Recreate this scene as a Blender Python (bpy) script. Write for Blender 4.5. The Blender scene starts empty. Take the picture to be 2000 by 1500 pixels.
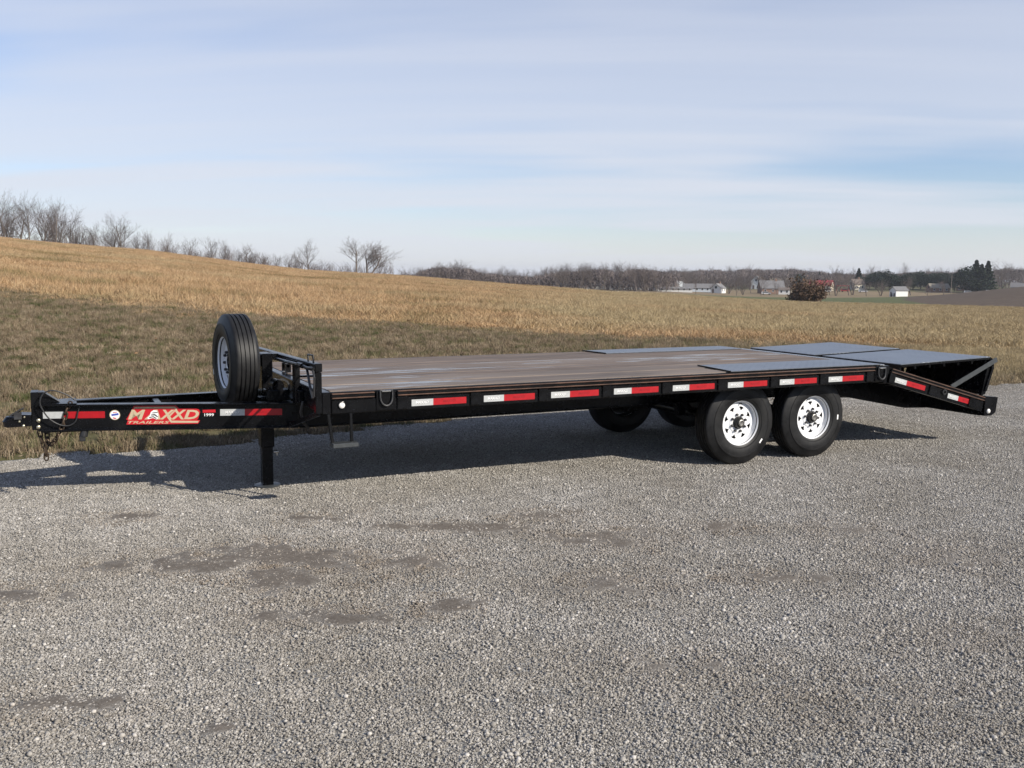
import bpy, bmesh, math, random
import numpy as np
from mathutils import Matrix, Vector
rad = math.radians
scene = bpy.context.scene
COL = scene.collection

# ------------------------------------------------------------------ camera, world, sun, exposure
CAM = np.array([-1.8199, -6.8134, 1.7863])
FW = np.array([0.43936, 0.89083, -0.11565])
RT = np.array([0.89716, -0.44153, 0.00781])
FW = FW / np.linalg.norm(FW)
RT = RT - FW * (RT @ FW); RT /= np.linalg.norm(RT)
UP = np.cross(RT, FW)
FPX = 1855.714                                   # focal length in photo pixels (2000 wide)
cam = bpy.data.cameras.new("camera"); camo = bpy.data.objects.new("camera", cam); COL.objects.link(camo)
cam.sensor_width = 36; cam.lens = FPX / 2000 * 36; cam.clip_start = .05; cam.clip_end = 20000
camo.matrix_world = Matrix(((RT[0], UP[0], -FW[0], CAM[0]), (RT[1], UP[1], -FW[1], CAM[1]),
                            (RT[2], UP[2], -FW[2], CAM[2]), (0, 0, 0, 1)))
scene.camera = camo

SUN_TRAVEL = Vector((-.90, 1.42, -1.0)).normalized()     # from the shadows on the gravel
SUN_EL = math.asin(-SUN_TRAVEL.z)
SUN_AZ = math.atan2(-SUN_TRAVEL.x, -SUN_TRAVEL.y)
SKY_STRENGTH = .10
world = bpy.data.worlds.new("World"); scene.world = world; world.use_nodes = True
nt = world.node_tree; nt.nodes.clear()
def N(t, typ, **kw):
    n = t.nodes.new(typ)
    for k, v in kw.items(): setattr(n, k, v)
    return n
out = N(nt, 'ShaderNodeOutputWorld'); bg = N(nt, 'ShaderNodeBackground'); bg.inputs[1].default_value = SKY_STRENGTH
sky = N(nt, 'ShaderNodeTexSky', sky_type='NISHITA'); sky.sun_disc = False
sky.sun_elevation = SUN_EL; sky.sun_rotation = SUN_AZ; sky.air_density = 1.0; sky.dust_density = .15; sky.ozone_density = 2.0
tc = N(nt, 'ShaderNodeTexCoord'); sep = N(nt, 'ShaderNodeSeparateXYZ'); nt.links.new(tc.outputs['Generated'], sep.inputs[0])
def wm(op, a, b=None, c=None, clamp=False):
    n = N(nt, 'ShaderNodeMath', operation=op); n.use_clamp = clamp
    for i, v in enumerate((a, b, c)):
        if v is None: continue
        if isinstance(v, (int, float)): n.inputs[i].default_value = v
        else: nt.links.new(v, n.inputs[i])
    return n.outputs[0]
# thin high cloud: direction projected on a cloud layer, drawn out into long streaks
zden = wm('ADD', wm('MAXIMUM', sep.outputs[2], 0.0), .11)
cx = wm('DIVIDE', sep.outputs[0], zden); cy = wm('DIVIDE', sep.outputs[1], zden)
comb = N(nt, 'ShaderNodeCombineXYZ'); nt.links.new(cx, comb.inputs[0]); nt.links.new(cy, comb.inputs[1])
def cloud(scale, rot, sx, sy, loc, det, lo, hi, dist=.4):
    m0 = N(nt, 'ShaderNodeVectorRotate', rotation_type='Z_AXIS'); m0.inputs['Angle'].default_value = rot; nt.links.new(comb.outputs[0], m0.inputs['Vector'])
    mp = N(nt, 'ShaderNodeMapping'); nt.links.new(m0.outputs[0], mp.inputs[0])
    mp.inputs['Scale'].default_value = (sx, sy, 1); mp.inputs['Location'].default_value = loc
    nz = N(nt, 'ShaderNodeTexNoise'); nt.links.new(mp.outputs[0], nz.inputs['Vector'])
    nz.inputs['Scale'].default_value = scale; nz.inputs['Detail'].default_value = det; nz.inputs['Roughness'].default_value = .55; nz.inputs['Distortion'].default_value = dist
    r = N(nt, 'ShaderNodeMapRange', interpolation_type='SMOOTHSTEP'); nt.links.new(nz.outputs[0], r.inputs[0])
    r.inputs[1].default_value = lo; r.inputs[2].default_value = hi
    return r.outputs[0]
c1 = cloud(.55, rad(33), .35, 1.0, (1.57, 7.11, 0), 4, .36, .56, .2)
c2 = cloud(1.3, rad(31), .16, 1.5, (7.3, 2.2, 0), 6, .38, .78, .3)
c3_ = cloud(3.5, rad(29), .10, 1.3, (1.3, 4.2, 0), 6, .40, .85, .3)
cl = wm('ADD', wm('ADD', wm('MULTIPLY', c1, .72), wm('MULTIPLY', c2, .17)), wm('ADD', wm('MULTIPLY', c3_, .08), .05), clamp=True)
# the line of sight crosses less of the thin layer the higher one looks
cl = wm('MULTIPLY', cl, wm('ADD', wm('DIVIDE', .13, wm('ADD', wm('MAXIMUM', sep.outputs[2], 0.0), .12)), .40, clamp=True))
# near the horizon the veil is seen edge-on: haze closes it
hz = wm('POWER', wm('SUBTRACT', 1.0, wm('MAXIMUM', sep.outputs[2], 0.0), clamp=True), 25.0)
cl = wm('MAXIMUM', wm('MULTIPLY', cl, .95), wm('MULTIPLY', hz, .97), clamp=True)
tint = N(nt, 'ShaderNodeMix', data_type='RGBA', blend_type='MULTIPLY'); tint.inputs[0].default_value = 1; tint.inputs[7].default_value = (.81, .85, 1.02, 1); nt.links.new(sky.outputs[0], tint.inputs[6])
mix = N(nt, 'ShaderNodeMix', data_type='RGBA'); nt.links.new(cl, mix.inputs[0]); nt.links.new(tint.outputs[2], mix.inputs[6])
mix.inputs[7].default_value = (5.6, 5.82, 6.45, 1)
nt.links.new(mix.outputs[2], bg.inputs[0]); nt.links.new(bg.outputs[0], out.inputs[0])

sun = bpy.data.lights.new("sun", 'SUN'); suno = bpy.data.objects.new("sun", sun); COL.objects.link(suno)
sun.energy = 4.6; sun.angle = rad(.53); sun.color = (1, .93, .82)
suno.rotation_euler = SUN_TRAVEL.to_track_quat('-Z', 'Y').to_euler(); suno.location = (10, -16, 12)
scene.view_settings.view_transform = 'Standard'; scene.view_settings.look = 'None'
scene.view_settings.exposure = .42; scene.view_settings.gamma = 1; scene.view_settings.use_curve_mapping = False
scene.cycles.max_bounces = 6; scene.cycles.diffuse_bounces = 3; scene.cycles.glossy_bounces = 3; scene.cycles.volume_bounces = 0
scene.cycles.use_denoising = True; scene.cycles.denoiser = 'OPENIMAGEDENOISE'; scene.cycles.denoising_input_passes = 'RGB_ALBEDO_NORMAL'; scene.cycles.denoising_prefilter = 'ACCURATE'; scene.cycles.caustics_reflective = False; scene.cycles.caustics_refractive = False

# ------------------------------------------------------------------ pixel helpers (photo pixels, 2000 x 1500)
def ray(px, py):
    d = FW + RT * (px - 1000) / FPX - UP * (py - 750) / FPX
    return d / np.linalg.norm(d)
def on_plane(px, py, p0, n):
    d = ray(px, py); p0 = np.asarray(p0, float); n = np.asarray(n, float)
    return CAM + d * (((p0 - CAM) @ n) / (d @ n))
def azel(px, py):
    d = ray(px, py); return math.degrees(math.atan2(d[0], d[1])), math.degrees(math.asin(d[2]))

# ------------------------------------------------------------------ materials
def material(name):
    m = bpy.data.materials.new(name); m.use_nodes = True
    t = m.node_tree; return m, t, t.nodes['Principled BSDF']
def ramp(t, src, stops):
    r = N(t, 'ShaderNodeValToRGB'); e = r.color_ramp.elements
    while len(e) < len(stops): e.new(.5)
    for k, (p, c) in enumerate(stops):
        e[k].position = p; e[k].color = (c[0], c[1], c[2], 1) if not isinstance(c, (int, float)) else (c, c, c, 1)
    t.links.new(src, r.inputs[0]); return r.outputs[0]
def noise_node(t, scale, detail=4, rough=.55, vec=None, dist=0.0, stretch=None, rot=None):
    n = N(t, 'ShaderNodeTexNoise'); n.inputs['Scale'].default_value = scale; n.inputs['Detail'].default_value = detail
    n.inputs['Roughness'].default_value = rough; n.inputs['Distortion'].default_value = dist
    if vec is None: vec = N(t, 'ShaderNodeTexCoord').outputs['Object']
    if stretch or rot:
        mp = N(t, 'ShaderNodeMapping'); t.links.new(vec, mp.inputs[0])
        if stretch: mp.inputs['Scale'].default_value = stretch
        if rot: mp.inputs['Rotation'].default_value = rot
        vec = mp.outputs[0]
    t.links.new(vec, n.inputs['Vector']); return n.outputs[0]
def mixc(t, fac, a, b, mode='MIX'):
    n = N(t, 'ShaderNodeMix', data_type='RGBA', blend_type=mode)
    for i, v in ((0, fac), (6, a), (7, b)):
        if isinstance(v, (int, float)): n.inputs[i].default_value = v
        elif isinstance(v, tuple): n.inputs[i].default_value = (*v[:3], 1)
        else: t.links.new(v, n.inputs[i])
    return n.outputs[2]
def math_node(t, op, a, b=0.0, clamp=False):
    n = N(t, 'ShaderNodeMath', operation=op); n.use_clamp = clamp
    for i, v in enumerate((a, b)):
        if isinstance(v, (int, float)): n.inputs[i].default_value = v
        else: t.links.new(v, n.inputs[i])
    return n.outputs[0]
def bump(t, bsdf, h, strength, dist):
    b = N(t, 'ShaderNodeBump'); b.inputs['Strength'].default_value = strength; b.inputs['Distance'].default_value = dist
    t.links.new(h, b.inputs['Height']); t.links.new(b.outputs[0], bsdf.inputs['Normal'])
def simple(name, col, rough=.5, metal=0.0, var=.12, scale=6.0, coat=0.0, spec=.5):
    m, t, b = material(name)
    n = noise_node(t, scale, 5)
    lo = tuple(c * (1 - var) for c in col); hi = tuple(min(1, c * (1 + var)) for c in col)
    t.links.new(ramp(t, n, [(.3, lo), (.7, hi)]), b.inputs['Base Color'])
    b.inputs['Metallic'].default_value = metal
    rr = ramp(t, noise_node(t, scale * 2.3, 4), [(.3, max(0, rough - .06)), (.7, min(1, rough + .08))]); t.links.new(rr, b.inputs['Roughness'])
    b.inputs['Coat Weight'].default_value = coat; b.inputs['Specular IOR Level'].default_value = spec
    return m
MAT = {}
def black_paint():
    m, t, b = material('black_paint')
    d = noise_node(t, 3.2, 6, .65)
    dust = ramp(t, d, [(.42, (.0035, .0036, .0042)), (.62, (.006, .0062, .0072)), (.82, (.016, .0155, .015))])
    t.links.new(dust, b.inputs['Base Color'])
    t.links.new(ramp(t, noise_node(t, 9, 5, .6), [(.3, .18), (.7, .34)]), b.inputs['Roughness'])
    bump(t, b, noise_node(t, 60, 3), .05, .004)
    b.inputs['Specular IOR Level'].default_value = .22
    return m
MAT['paint'] = black_paint()
def tread_plate():
    m, t, b = material('tread_plate')
    t.links.new(ramp(t, noise_node(t, 5, 6, .6), [(.3, (.15, .17, .20)), (.7, (.21, .23, .26))]), b.inputs['Base Color'])
    b.inputs['Roughness'].default_value = .36; b.inputs['Metallic'].default_value = .55; b.inputs['Specular IOR Level'].default_value = .6
    tcn = N(t, 'ShaderNodeTexCoord').outputs['Object']
    def bars(angle):
        mp = N(t, 'ShaderNodeMapping'); mp.inputs['Rotation'].default_value = (0, 0, rad(angle)); mp.inputs['Scale'].default_value = (38, 38, 38); t.links.new(tcn, mp.inputs[0])
        v = N(t, 'ShaderNodeTexVoronoi', feature='F1'); v.inputs['Randomness'].default_value = 0
        m2 = N(t, 'ShaderNodeMapping'); m2.inputs['Scale'].default_value = (1, .42, 1); t.links.new(mp.outputs[0], m2.inputs[0]); t.links.new(m2.outputs[0], v.inputs['Vector']); v.inputs['Scale'].default_value = 1
        return ramp(t, v.outputs['Distance'], [(.16, 1.0), (.26, 0.0)])
    h = math_node(t, 'MAXIMUM', bars(45), bars(-45))
    bump(t, b, h, .55, .0025); return m
MAT['tread'] = tread_plate()
def wood():
    m, t, b = material('deck_wood')
    oc = N(t, 'ShaderNodeTexCoord').outputs['Object']
    oi = N(t, 'ShaderNodeObjectInfo'); add = N(t, 'ShaderNodeVectorMath', operation='ADD'); t.links.new(oc, add.inputs[0])
    cb = N(t, 'ShaderNodeCombineXYZ'); t.links.new(math_node(t, 'MULTIPLY', oi.outputs['Random'], 37.0), cb.inputs[0]); t.links.new(math_node(t, 'MULTIPLY', oi.outputs['Random'], 11.0), cb.inputs[1]); t.links.new(cb.outputs[0], add.inputs[1])
    v = add.outputs[0]
    g1 = noise_node(t, 1.0, 8, .6, v, .6, (1.3, 26, 26)); g2 = noise_node(t, 1.0, 4, .5, v, .2, (5, 140, 140))
    c = ramp(t, g1, [(.28, (.080, .057, .042)), (.5, (.150, .112, .084)), (.72, (.235, .186, .145))])
    c = mixc(t, math_node(t, 'MULTIPLY', g2, .35), c, (.06, .045, .04))
    c = mixc(t, math_node(t, 'MULTIPLY', oi.outputs['Random'], .6), c, (.20, .165, .135))
    wp = N(t, 'ShaderNodeNewGeometry').outputs['Position']
    c = mixc(t, 1.0, c, ramp(t, noise_node(t, 1.0, 6, .65, wp, .5, (.5, 2.6, 1)), [(.32, (.66, .64, .62)), (.52, (1.06, 1.05, 1.04)), (.72, (1.32, 1.31, 1.29))]), 'MULTIPLY')
    wet = ramp(t, noise_node(t, 1.0, 5, .6, wp, .35, (.55, 4.2, 1)), [(.48, 0.0), (.56, 1.0)])
    fine = ramp(t, noise_node(t, 1.0, 3, .55, wp, .2, (1.6, 22, 1)), [(.45, 0.0), (.53, 1.0)])
    # water stands along the front third and the middle of the deck
    sp = N(t, 'ShaderNodeSeparateXYZ'); t.links.new(wp, sp.inputs[0])
    def band(ax, c0, w):
        d = math_node(t, 'ABSOLUTE', math_node(t, 'SUBTRACT', sp.outputs[ax], c0)); r = N(t, 'ShaderNodeMapRange', interpolation_type='SMOOTHSTEP'); t.links.new(d, r.inputs[0])
        r.inputs[1].default_value = w; r.inputs[2].default_value = w * .3; return r.outputs[0]
    area = math_node(t, 'MAXIMUM', math_node(t, 'MULTIPLY', band(0, .1, 1.9), band(1, .65, .9)), band(1, 1.38, .5))
    wet = math_node(t, 'MULTIPLY', math_node(t, 'MULTIPLY', wet, fine), area)
    c = mixc(t, math_node(t, 'MULTIPLY', wet, .6), c, (.05, .04, .036))
    t.links.new(c, b.inputs['Base Color'])
    t.links.new(ramp(t, wet, [(.1, .62), (.6, .12)]), b.inputs['Roughness'])
    b.inputs['Specular IOR Level'].default_value = .38
    bump(t, b, math_node(t, 'MULTIPLY', g1, math_node(t, 'SUBTRACT', 1.0, wet, True)), .35, .004)
    return m
MAT['wood'] = wood()
def rubber():
    m, t, b = material('tyre_rubber')
    t.links.new(ramp(t, noise_node(t, 7, 7, .7), [(.40, (.004, .004, .0045)), (.52, (.011, .011, .0115)), (.72, (.019, .0187, .018)), (.86, (.042, .040, .037))]), b.inputs['Base Color'])
    b.inputs['Roughness'].default_value = .5; b.inputs['Specular IOR Level'].default_value = .3
    bump(t, b, noise_node(t, 120, 3), .15, .002); return m
MAT['rubber'] = rubber()
MAT['white_wheel'] = simple('white_wheel_paint', (.74, .75, .765), .32, 0, .05, 8, .1)
MAT['hub_black'] = simple('hub_grease_black', (.012, .012, .012), .38, 0, .3, 30)
MAT['steel'] = simple('bright_steel', (.55, .54, .52), .28, 1, .15, 40)
MAT['zinc'] = simple('zinc_bolt', (.62, .57, .42), .35, .9, .15, 60)
MAT['cap_steel'] = simple('dull_cap_steel', (.30, .29, .27), .42, 1, .2, 40)
MAT['dark_steel'] = simple('dark_steel', (.05, .05, .052), .45, .5, .3, 25)
MAT['rust'] = simple('russet_edge', (.085, .044, .028), .6, .1, .55, 9)  # reddish-brown tone of the rub rail lips
MAT['chain'] = simple('rusty_chain', (.085, .06, .042), .5, .6, .5, 60)
MAT['grey_paint'] = simple('grey_painted_steel', (.055, .06, .063), .38, .2, .2, 20)
MAT['red_tape'] = simple('red_reflective_tape', (.36, .005, .010), .35, 0, .10, 30)
MAT['red_print'] = simple('darker_red_print', (.25, .003, .007), .4, 0, .05, 30)
MAT['white_tape'] = simple('white_reflective_tape', (.43, .44, .435), .4, 0, .10, 45)
MAT['white_print'] = simple('white_print', (.83, .83, .82), .4, 0, .03, 30)
MAT['tan_print'] = simple('tan_print', (.50, .41, .27), .4, 0, .05, 30)
MAT['red_decal'] = simple('red_decal', (.50, .012, .020), .35, 0, .05, 30)
MAT['blue_print'] = simple('blue_print', (.05, .08, .38), .4, 0, .05, 30)
MAT['black_print'] = simple('black_print', (.01, .01, .01), .4, 0, .05, 30)
MAT['lens'] = simple('clear_lens', (.72, .70, .66), .15, 0, .1, 60)
MAT['red_lens'] = simple('red_lens', (.40, .01, .012), .12, 0, .1, 60)
MAT['rubber_hose'] = simple('black_hose', (.02, .02, .021), .4, 0, .2, 40)

# ------------------------------------------------------------------ mesh helpers
ORG = {}
def tag(o, label=None, cat=None, group=None, kind=None):
    for k, v in (('label', label), ('category', cat), ('group', group), ('kind', kind)):
        if v: o[k] = v
    return o
def link(o, parent=None, origin=(0, 0, 0)):
    COL.objects.link(o); ORG[o.name] = Vector(origin)
    if parent is not None:
        o.parent = parent; o.location = Vector(origin) - ORG[parent.name]
    else: o.location = origin
    return o
def empty(name, loc):
    o = bpy.data.objects.new(name, None); o.empty_display_size = .2; return link(o, None, loc)
class MB:
    def __init__(s): s.v = []; s.f = []
    def add(s, vs, fs):
        k = len(s.v); s.v += [tuple(map(float, p)) for p in vs]; s.f += [tuple(i + k for i in f) for f in fs]; return s
    def box(s, x0, x1, y0, y1, z0, z1, c=0.0, M=None):
        if x1 < x0: x0, x1 = x1, x0
        if y1 < y0: y0, y1 = y1, y0
        if z1 < z0: z0, z1 = z1, z0
        ce = np.array([(x0 + x1) / 2, (y0 + y1) / 2, (z0 + z1) / 2]); h = np.array([x1 - x0, y1 - y0, z1 - z0]) / 2
        if c <= 0:
            vs = [ce + h * np.array(q) for q in ((-1, -1, -1), (1, -1, -1), (1, 1, -1), (-1, 1, -1), (-1, -1, 1), (1, -1, 1), (1, 1, 1), (-1, 1, 1))]
            fs = [(0, 3, 2, 1), (4, 5, 6, 7), (0, 1, 5, 4), (1, 2, 6, 5), (2, 3, 7, 6), (3, 0, 4, 7)]
        else:
            c = min(c, h.min() * .8)
            bm = bmesh.new(); bmesh.ops.create_cube(bm, size=2)
            for v in bm.verts: v.co = Vector(tuple(h * np.array(v.co)))
            bmesh.ops.bevel(bm, geom=list(bm.edges), offset=c, segments=1, affect='EDGES', profile=.5)
            bm.verts.index_update(); vs = [ce + np.array(v.co) for v in bm.verts]; fs = [tuple(v.index for v in f.verts) for f in bm.faces]; bm.free()
        if M is not None: vs = [tuple(M @ Vector(tuple(p))) for p in vs]
        return s.add(vs, fs)
    def obox(s, p0, p1, w, h, up=(0, 0, 1), c=0.0):
        """bar from p0 to p1, w across, h along up"""
        p0 = Vector(p0); p1 = Vector(p1); d = (p1 - p0); L = d.length; d.normalize(); up = Vector(up); sd = d.cross(up).normalized(); u2 = sd.cross(d).normalized()
        M = Matrix(((d.x, sd.x, u2.x, p0.x), (d.y, sd.y, u2.y, p0.y), (d.z, sd.z, u2.z, p0.z), (0, 0, 0, 1)))
        return s.box(0, L, -w / 2, w / 2, -h / 2, h / 2, c, M)
    def prism(s, poly, ext):
        n = len(poly); ext = np.asarray(ext, float); a = [np.asarray(p, float) for p in poly]
        return s.add(a + [p + ext for p in a], [tuple(range(n))[::-1], tuple(range(n, 2 * n))] + [(i, (i + 1) % n, n + (i + 1) % n, n + i) for i in range(n)])
    def lathe(s, prof, o, ax, n=32, close=False, ref=None):
        o = Vector(o); ax = Vector(ax).normalized(); a = Vector(ref) if ref else (Vector((0, 0, 1)) if abs(ax.z) < .9 else Vector((1, 0, 0))); e1 = (a - ax * a.dot(ax)).normalized(); e2 = ax.cross(e1)
        vs = []; fs = []; m = len(prof)
        for i in range(n):
            th = 2 * math.pi * i / n; dr = e1 * math.cos(th) + e2 * math.sin(th)
            vs += [tuple(o + dr * r + ax * h) for r, h in prof]
        for i in range(n):
            j = (i + 1) % n
            for k in range(m if close else m - 1):
                l = (k + 1) % m; fs.append((i * m + k, i * m + l, j * m + l, j * m + k))
        return s.add(vs, fs)
    def cyl(s, p0, p1, r0, r1=None, n=16):
        r1 = r0 if r1 is None else r1; L = (Vector(p1) - Vector(p0)).length
        return s.lathe([(1e-4, 0), (r0, 0), (r1, L), (1e-4, L)], p0, Vector(p1) - Vector(p0), n)
    def tube(s, pts, r, n=8):
        pts = [Vector(p) for p in pts]; rings = []; prev = None; vs = []; fs = []
        for i, p in enumerate(pts):
            t = (pts[min(i + 1, len(pts) - 1)] - pts[max(i - 1, 0)]).normalized()
            a = prev if prev else (Vector((0, 0, 1)) if abs(t.z) < .9 else Vector((1, 0, 0)))
            e1 = (a - t * a.dot(t)).normalized(); prev = e1; e2 = t.cross(e1)
            vs += [tuple(p + (e1 * math.cos(2 * math.pi * k / n) + e2 * math.sin(2 * math.pi * k / n)) * r) for k in range(n)]
        for i in range(len(pts) - 1):
            for k in range(n): fs.append((i * n + k, i * n + (k + 1) % n, (i + 1) * n + (k + 1) % n, (i + 1) * n + k))
        fs += [tuple(range(n))[::-1], tuple(range((len(pts) - 1) * n, len(pts) * n))]
        return s.add(vs, fs)
    def mesh(s, name, mat, origin=(0, 0, 0), smooth=False):
        o = Vector(origin); me = bpy.data.meshes.new(name)
        me.from_pydata([(p[0] - o.x, p[1] - o.y, p[2] - o.z) for p in s.v], [], s.f)
        bm = bmesh.new(); bm.from_mesh(me); bmesh.ops.recalc_face_normals(bm, faces=bm.faces); bm.to_mesh(me); bm.free()
        me.materials.append(mat)
        if smooth:
            me.shade_smooth(); me.set_sharp_from_angle(angle=rad(smooth if smooth > 1 else 35))
        return me
    def build(s, name, mat, parent=None, origin=None, smooth=False):
        if origin is None:
            origin = ORG[parent.name] if parent is not None else (0, 0, 0)
        return link(bpy.data.objects.new(name, s.mesh(name, mat, origin, smooth)), parent, origin)
def dup(o, parent, origin):
    c = o.copy(); return link(c, parent, origin)

# ------------------------------------------------------------------ lettering made into meshes while the scene is still small
def text_shape(body, size, shear=0.0, offset=0.0, space=1.0):
    cu = bpy.data.curves.new('txt', 'FONT'); cu.body = body; cu.size = size; cu.shear = shear; cu.offset = offset; cu.space_character = space; cu.fill_mode = 'FRONT'; cu.resolution_u = 3
    o = bpy.data.objects.new('txt', cu); COL.objects.link(o)
    me = bpy.data.meshes.new_from_object(o.evaluated_get(bpy.context.evaluated_depsgraph_get()))
    vs = np.array([v.co[:2] for v in me.vertices]); fs = [tuple(p.vertices) for p in me.polygons]
    bpy.data.objects.remove(o); bpy.data.curves.remove(cu); bpy.data.meshes.remove(me)
    return vs, fs
def fit_text(body, w, h, shear=0.0, offset=0.0, space=1.0):
    vs, fs = text_shape(body, 1.0, shear, offset, space)
    lo = vs.min(0); hi = vs.max(0); vs = (vs - lo) / (hi - lo) * np.array([w, h]); return vs, fs
def decal(vs, fs, o, e1, e2, n, lift):
    b = MB(); o = np.asarray(o, float); e1 = np.asarray(e1, float); e2 = np.asarray(e2, float); n = np.asarray(n, float)
    b.add([o + e1 * p[0] + e2 * p[1] + n * lift for p in vs], fs); return b
TXT_TAPE = fit_text('MAXXD', .105, .020, .0, .012)
TXT_M = fit_text('M', .125, .080, .25, .035); TXT_A = fit_text('A', .105, .080, .25, .030)
TXT_X = fit_text('X', .115, .080, .22, .032); TXT_D = fit_text('D', .115, .080, .25, .032)
TXT_TR = fit_text('TRAILERS', .335, .022, .3, .022, 1.05); TXT_99 = fit_text('1999', .066, .026, .0, .014)

# ------------------------------------------------------------------ terrain
rng = np.random.default_rng(7)
_LAT = np.random.default_rng(3).random((256, 256))
def vnoise(x, y):
    x = np.asarray(x, float); y = np.asarray(y, float)
    xi = np.floor(x).astype(int); yi = np.floor(y).astype(int); fx = x - xi; fy = y - yi
    fx = fx * fx * (3 - 2 * fx); fy = fy * fy * (3 - 2 * fy)
    a = _LAT[xi % 256, yi % 256]; b = _LAT[(xi + 1) % 256, yi % 256]; c = _LAT[xi % 256, (yi + 1) % 256]; d = _LAT[(xi + 1) % 256, (yi + 1) % 256]
    return (a * (1 - fx) + b * fx) * (1 - fy) + (c * (1 - fx) + d * fx) * fy
def fbm(x, y, o=4):
    s = 0; a = .5; t = 0
    for k in range(o):
        s = s + a * vnoise(x * 2 ** k + 17.3 * k, y * 2 ** k + 5.1 * k); t += a; a *= .5
    return s / t
def sstep(a, b, x):
    t = np.clip((np.asarray(x, float) - a) / (b - a), 0, 1); return t * t * (3 - 2 * t)
EX = [-60, -8, -2.25, -.36, 1.0, 2.06, 3.56, 4.3, 8, 12, 13, 18, 40, 90]
EY = [2.2, 3.2, 3.38, 3.40, 3.58, 3.81, 4.08, 4.06, 4.05, 3.90, 3.70, 3.1, 1.0, -4]
def lot_edge(x): return np.interp(x, EX, EY) + .22 * (fbm(np.asarray(x) * 1.3, 3.7, 3) - .5) + .10 * (vnoise(np.asarray(x) * 6, 9.2) - .5)
AZ_T = [-180, -120, -60, -30, -10, -1.9, 5.7, 14.1, 20.1, 26.2, 32.3, 38.3, 44.1, 54.5, 75, 110, 180]
EL_T = [-1.2, -.6, .6, 1.5, 1.62, 1.50, .95, .03, -.26, -.70, -1.13, -1.37, -1.55, -1.65, -1.8, -1.6, -1.2]
RC_T = [90, 110, 160, 190, 190, 186, 180, 170, 160, 150, 138, 126, 115, 105, 95, 90, 90]
def terrain(x, y):
    x = np.asarray(x, float); y = np.asarray(y, float)
    dx = x - CAM[0]; dy = y - CAM[1]; r = np.hypot(dx, dy) + 1e-6; az = np.degrees(np.arctan2(dx, dy))
    ec = np.interp(az, AZ_T, EL_T); rc = np.interp(az, AZ_T, RC_T); zc = CAM[2] + rc * np.tan(np.radians(ec))
    t = np.clip((r - 16) / (rc - 16), 0, 1)
    near = zc * (t ** 1.25 * (1.9 - .9 * t)) / 1.0
    w = 1 - np.exp(-np.maximum(r - rc, 0) / 80)
    zr = np.interp(r, [220, 450, 600, 900, 2500, 9000], [-7.0, -7.2, -4.5, -3.5, -9, -34])
    zl = np.interp(r, [220, 900, 2500, 9000], [-5.5, -6, -10, -34])
    k = sstep(32, 42, az); zf = zl * (1 - k) + zr * k
    zf = zf + 7.6 * np.exp(-((az - 58) / 7.5) ** 2) * np.exp(-((r - 345) / 85) ** 2)
    z = near * (1 - w) + zf * w
    z = z + .16 * (fbm(x * .11, y * .11, 3) - .5) * sstep(16, 40, r) + .05 * (fbm(x * .7, y * .7, 3) - .5) * sstep(4.2, 7, y - 0 * x)
    ye = lot_edge(x)
    return z - .06 * sstep(.10, -.15, y - ye)
def field_edge(x, y):           # > 0 in the tall grass, < 0 on the mown verge
    return (np.asarray(x) * .93 + np.asarray(y) - 27.5) + 5.0 * (fbm(np.asarray(x) * .12, np.asarray(y) * .12, 3) - .5)
def np_mesh(name, v, f, mat, attrs=None, smooth=False):
    me = bpy.data.meshes.new(name); v = np.asarray(v, np.float32); f = np.asarray(f, np.int32); k = f.shape[1]
    me.vertices.add(len(v)); me.vertices.foreach_set('co', v.ravel()); me.loops.add(f.size); me.loops.foreach_set('vertex_index', f.ravel())
    me.polygons.add(len(f)); me.polygons.foreach_set('loop_start', np.arange(0, f.size, k, dtype=np.int32))
    for nm, (typ, data) in (attrs or {}).items():
        a = me.attributes.new(nm, typ, 'POINT'); a.data.foreach_set('color' if typ == 'FLOAT_COLOR' else 'value', np.asarray(data, np.float32).ravel())
    me.update(calc_edges=True); me.validate()
    if smooth: me.shade_smooth()
    if mat: me.materials.append(mat)
    return me

azs = np.concatenate([np.arange(-180, -14, 3.0), np.arange(-14, 72, .4), np.arange(72, 180, 3.0)])
rs = np.concatenate([[.5, 3, 6], np.arange(8, 21, .22), np.geomspace(21.2, 3000, 110)])
A, RR = np.meshgrid(np.radians(azs), rs); TX = CAM[0] + RR * np.sin(A); TY = CAM[1] + RR * np.cos(A); TZ = terrain(TX, TY)
nr, na = A.shape; idx = np.arange(nr * na).reshape(nr, na)
q = np.stack([idx[:-1, :], np.roll(idx, -1, 1)[:-1, :], np.roll(idx, -1, 1)[1:, :], idx[1:, :]], -1).reshape(-1, 4)[:, ::-1]
azd = np.degrees(A)
fe = sstep(-2.5, 2.5, field_edge(TX, TY)); n1 = fbm(TX * .35, TY * .35, 4)[..., None]; n2 = fbm(TX * .05 + 9, TY * .05, 3)[..., None]
def c3(*c): return np.array(c)
mown = c3(.165, .124, .075) * (1 - n1) + c3(.085, .095, .036) * n1
fieldc = c3(.30, .19, .085) * (1 - n2) + c3(.27, .205, .105) * n2
colr = mown * (1 - fe[..., None]) + fieldc * fe[..., None]
far = sstep(0, 60, RR - np.interp(azd, AZ_T, RC_T))[..., None]
rr3 = RR[..., None]
farc = np.where(rr3 < 395, c3(.115, .125, .055), np.where(rr3 < 520, c3(.24, .185, .115), c3(.13, .125, .07)))
plow = (np.exp(-((azd - 58) / 7.5) ** 2) * np.exp(-((RR - 330) / 90) ** 2) > .20)[..., None]
farc = np.where(plow, c3(.115, .088, .066), farc)
colr = colr * (1 - far) + farc * far
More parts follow.
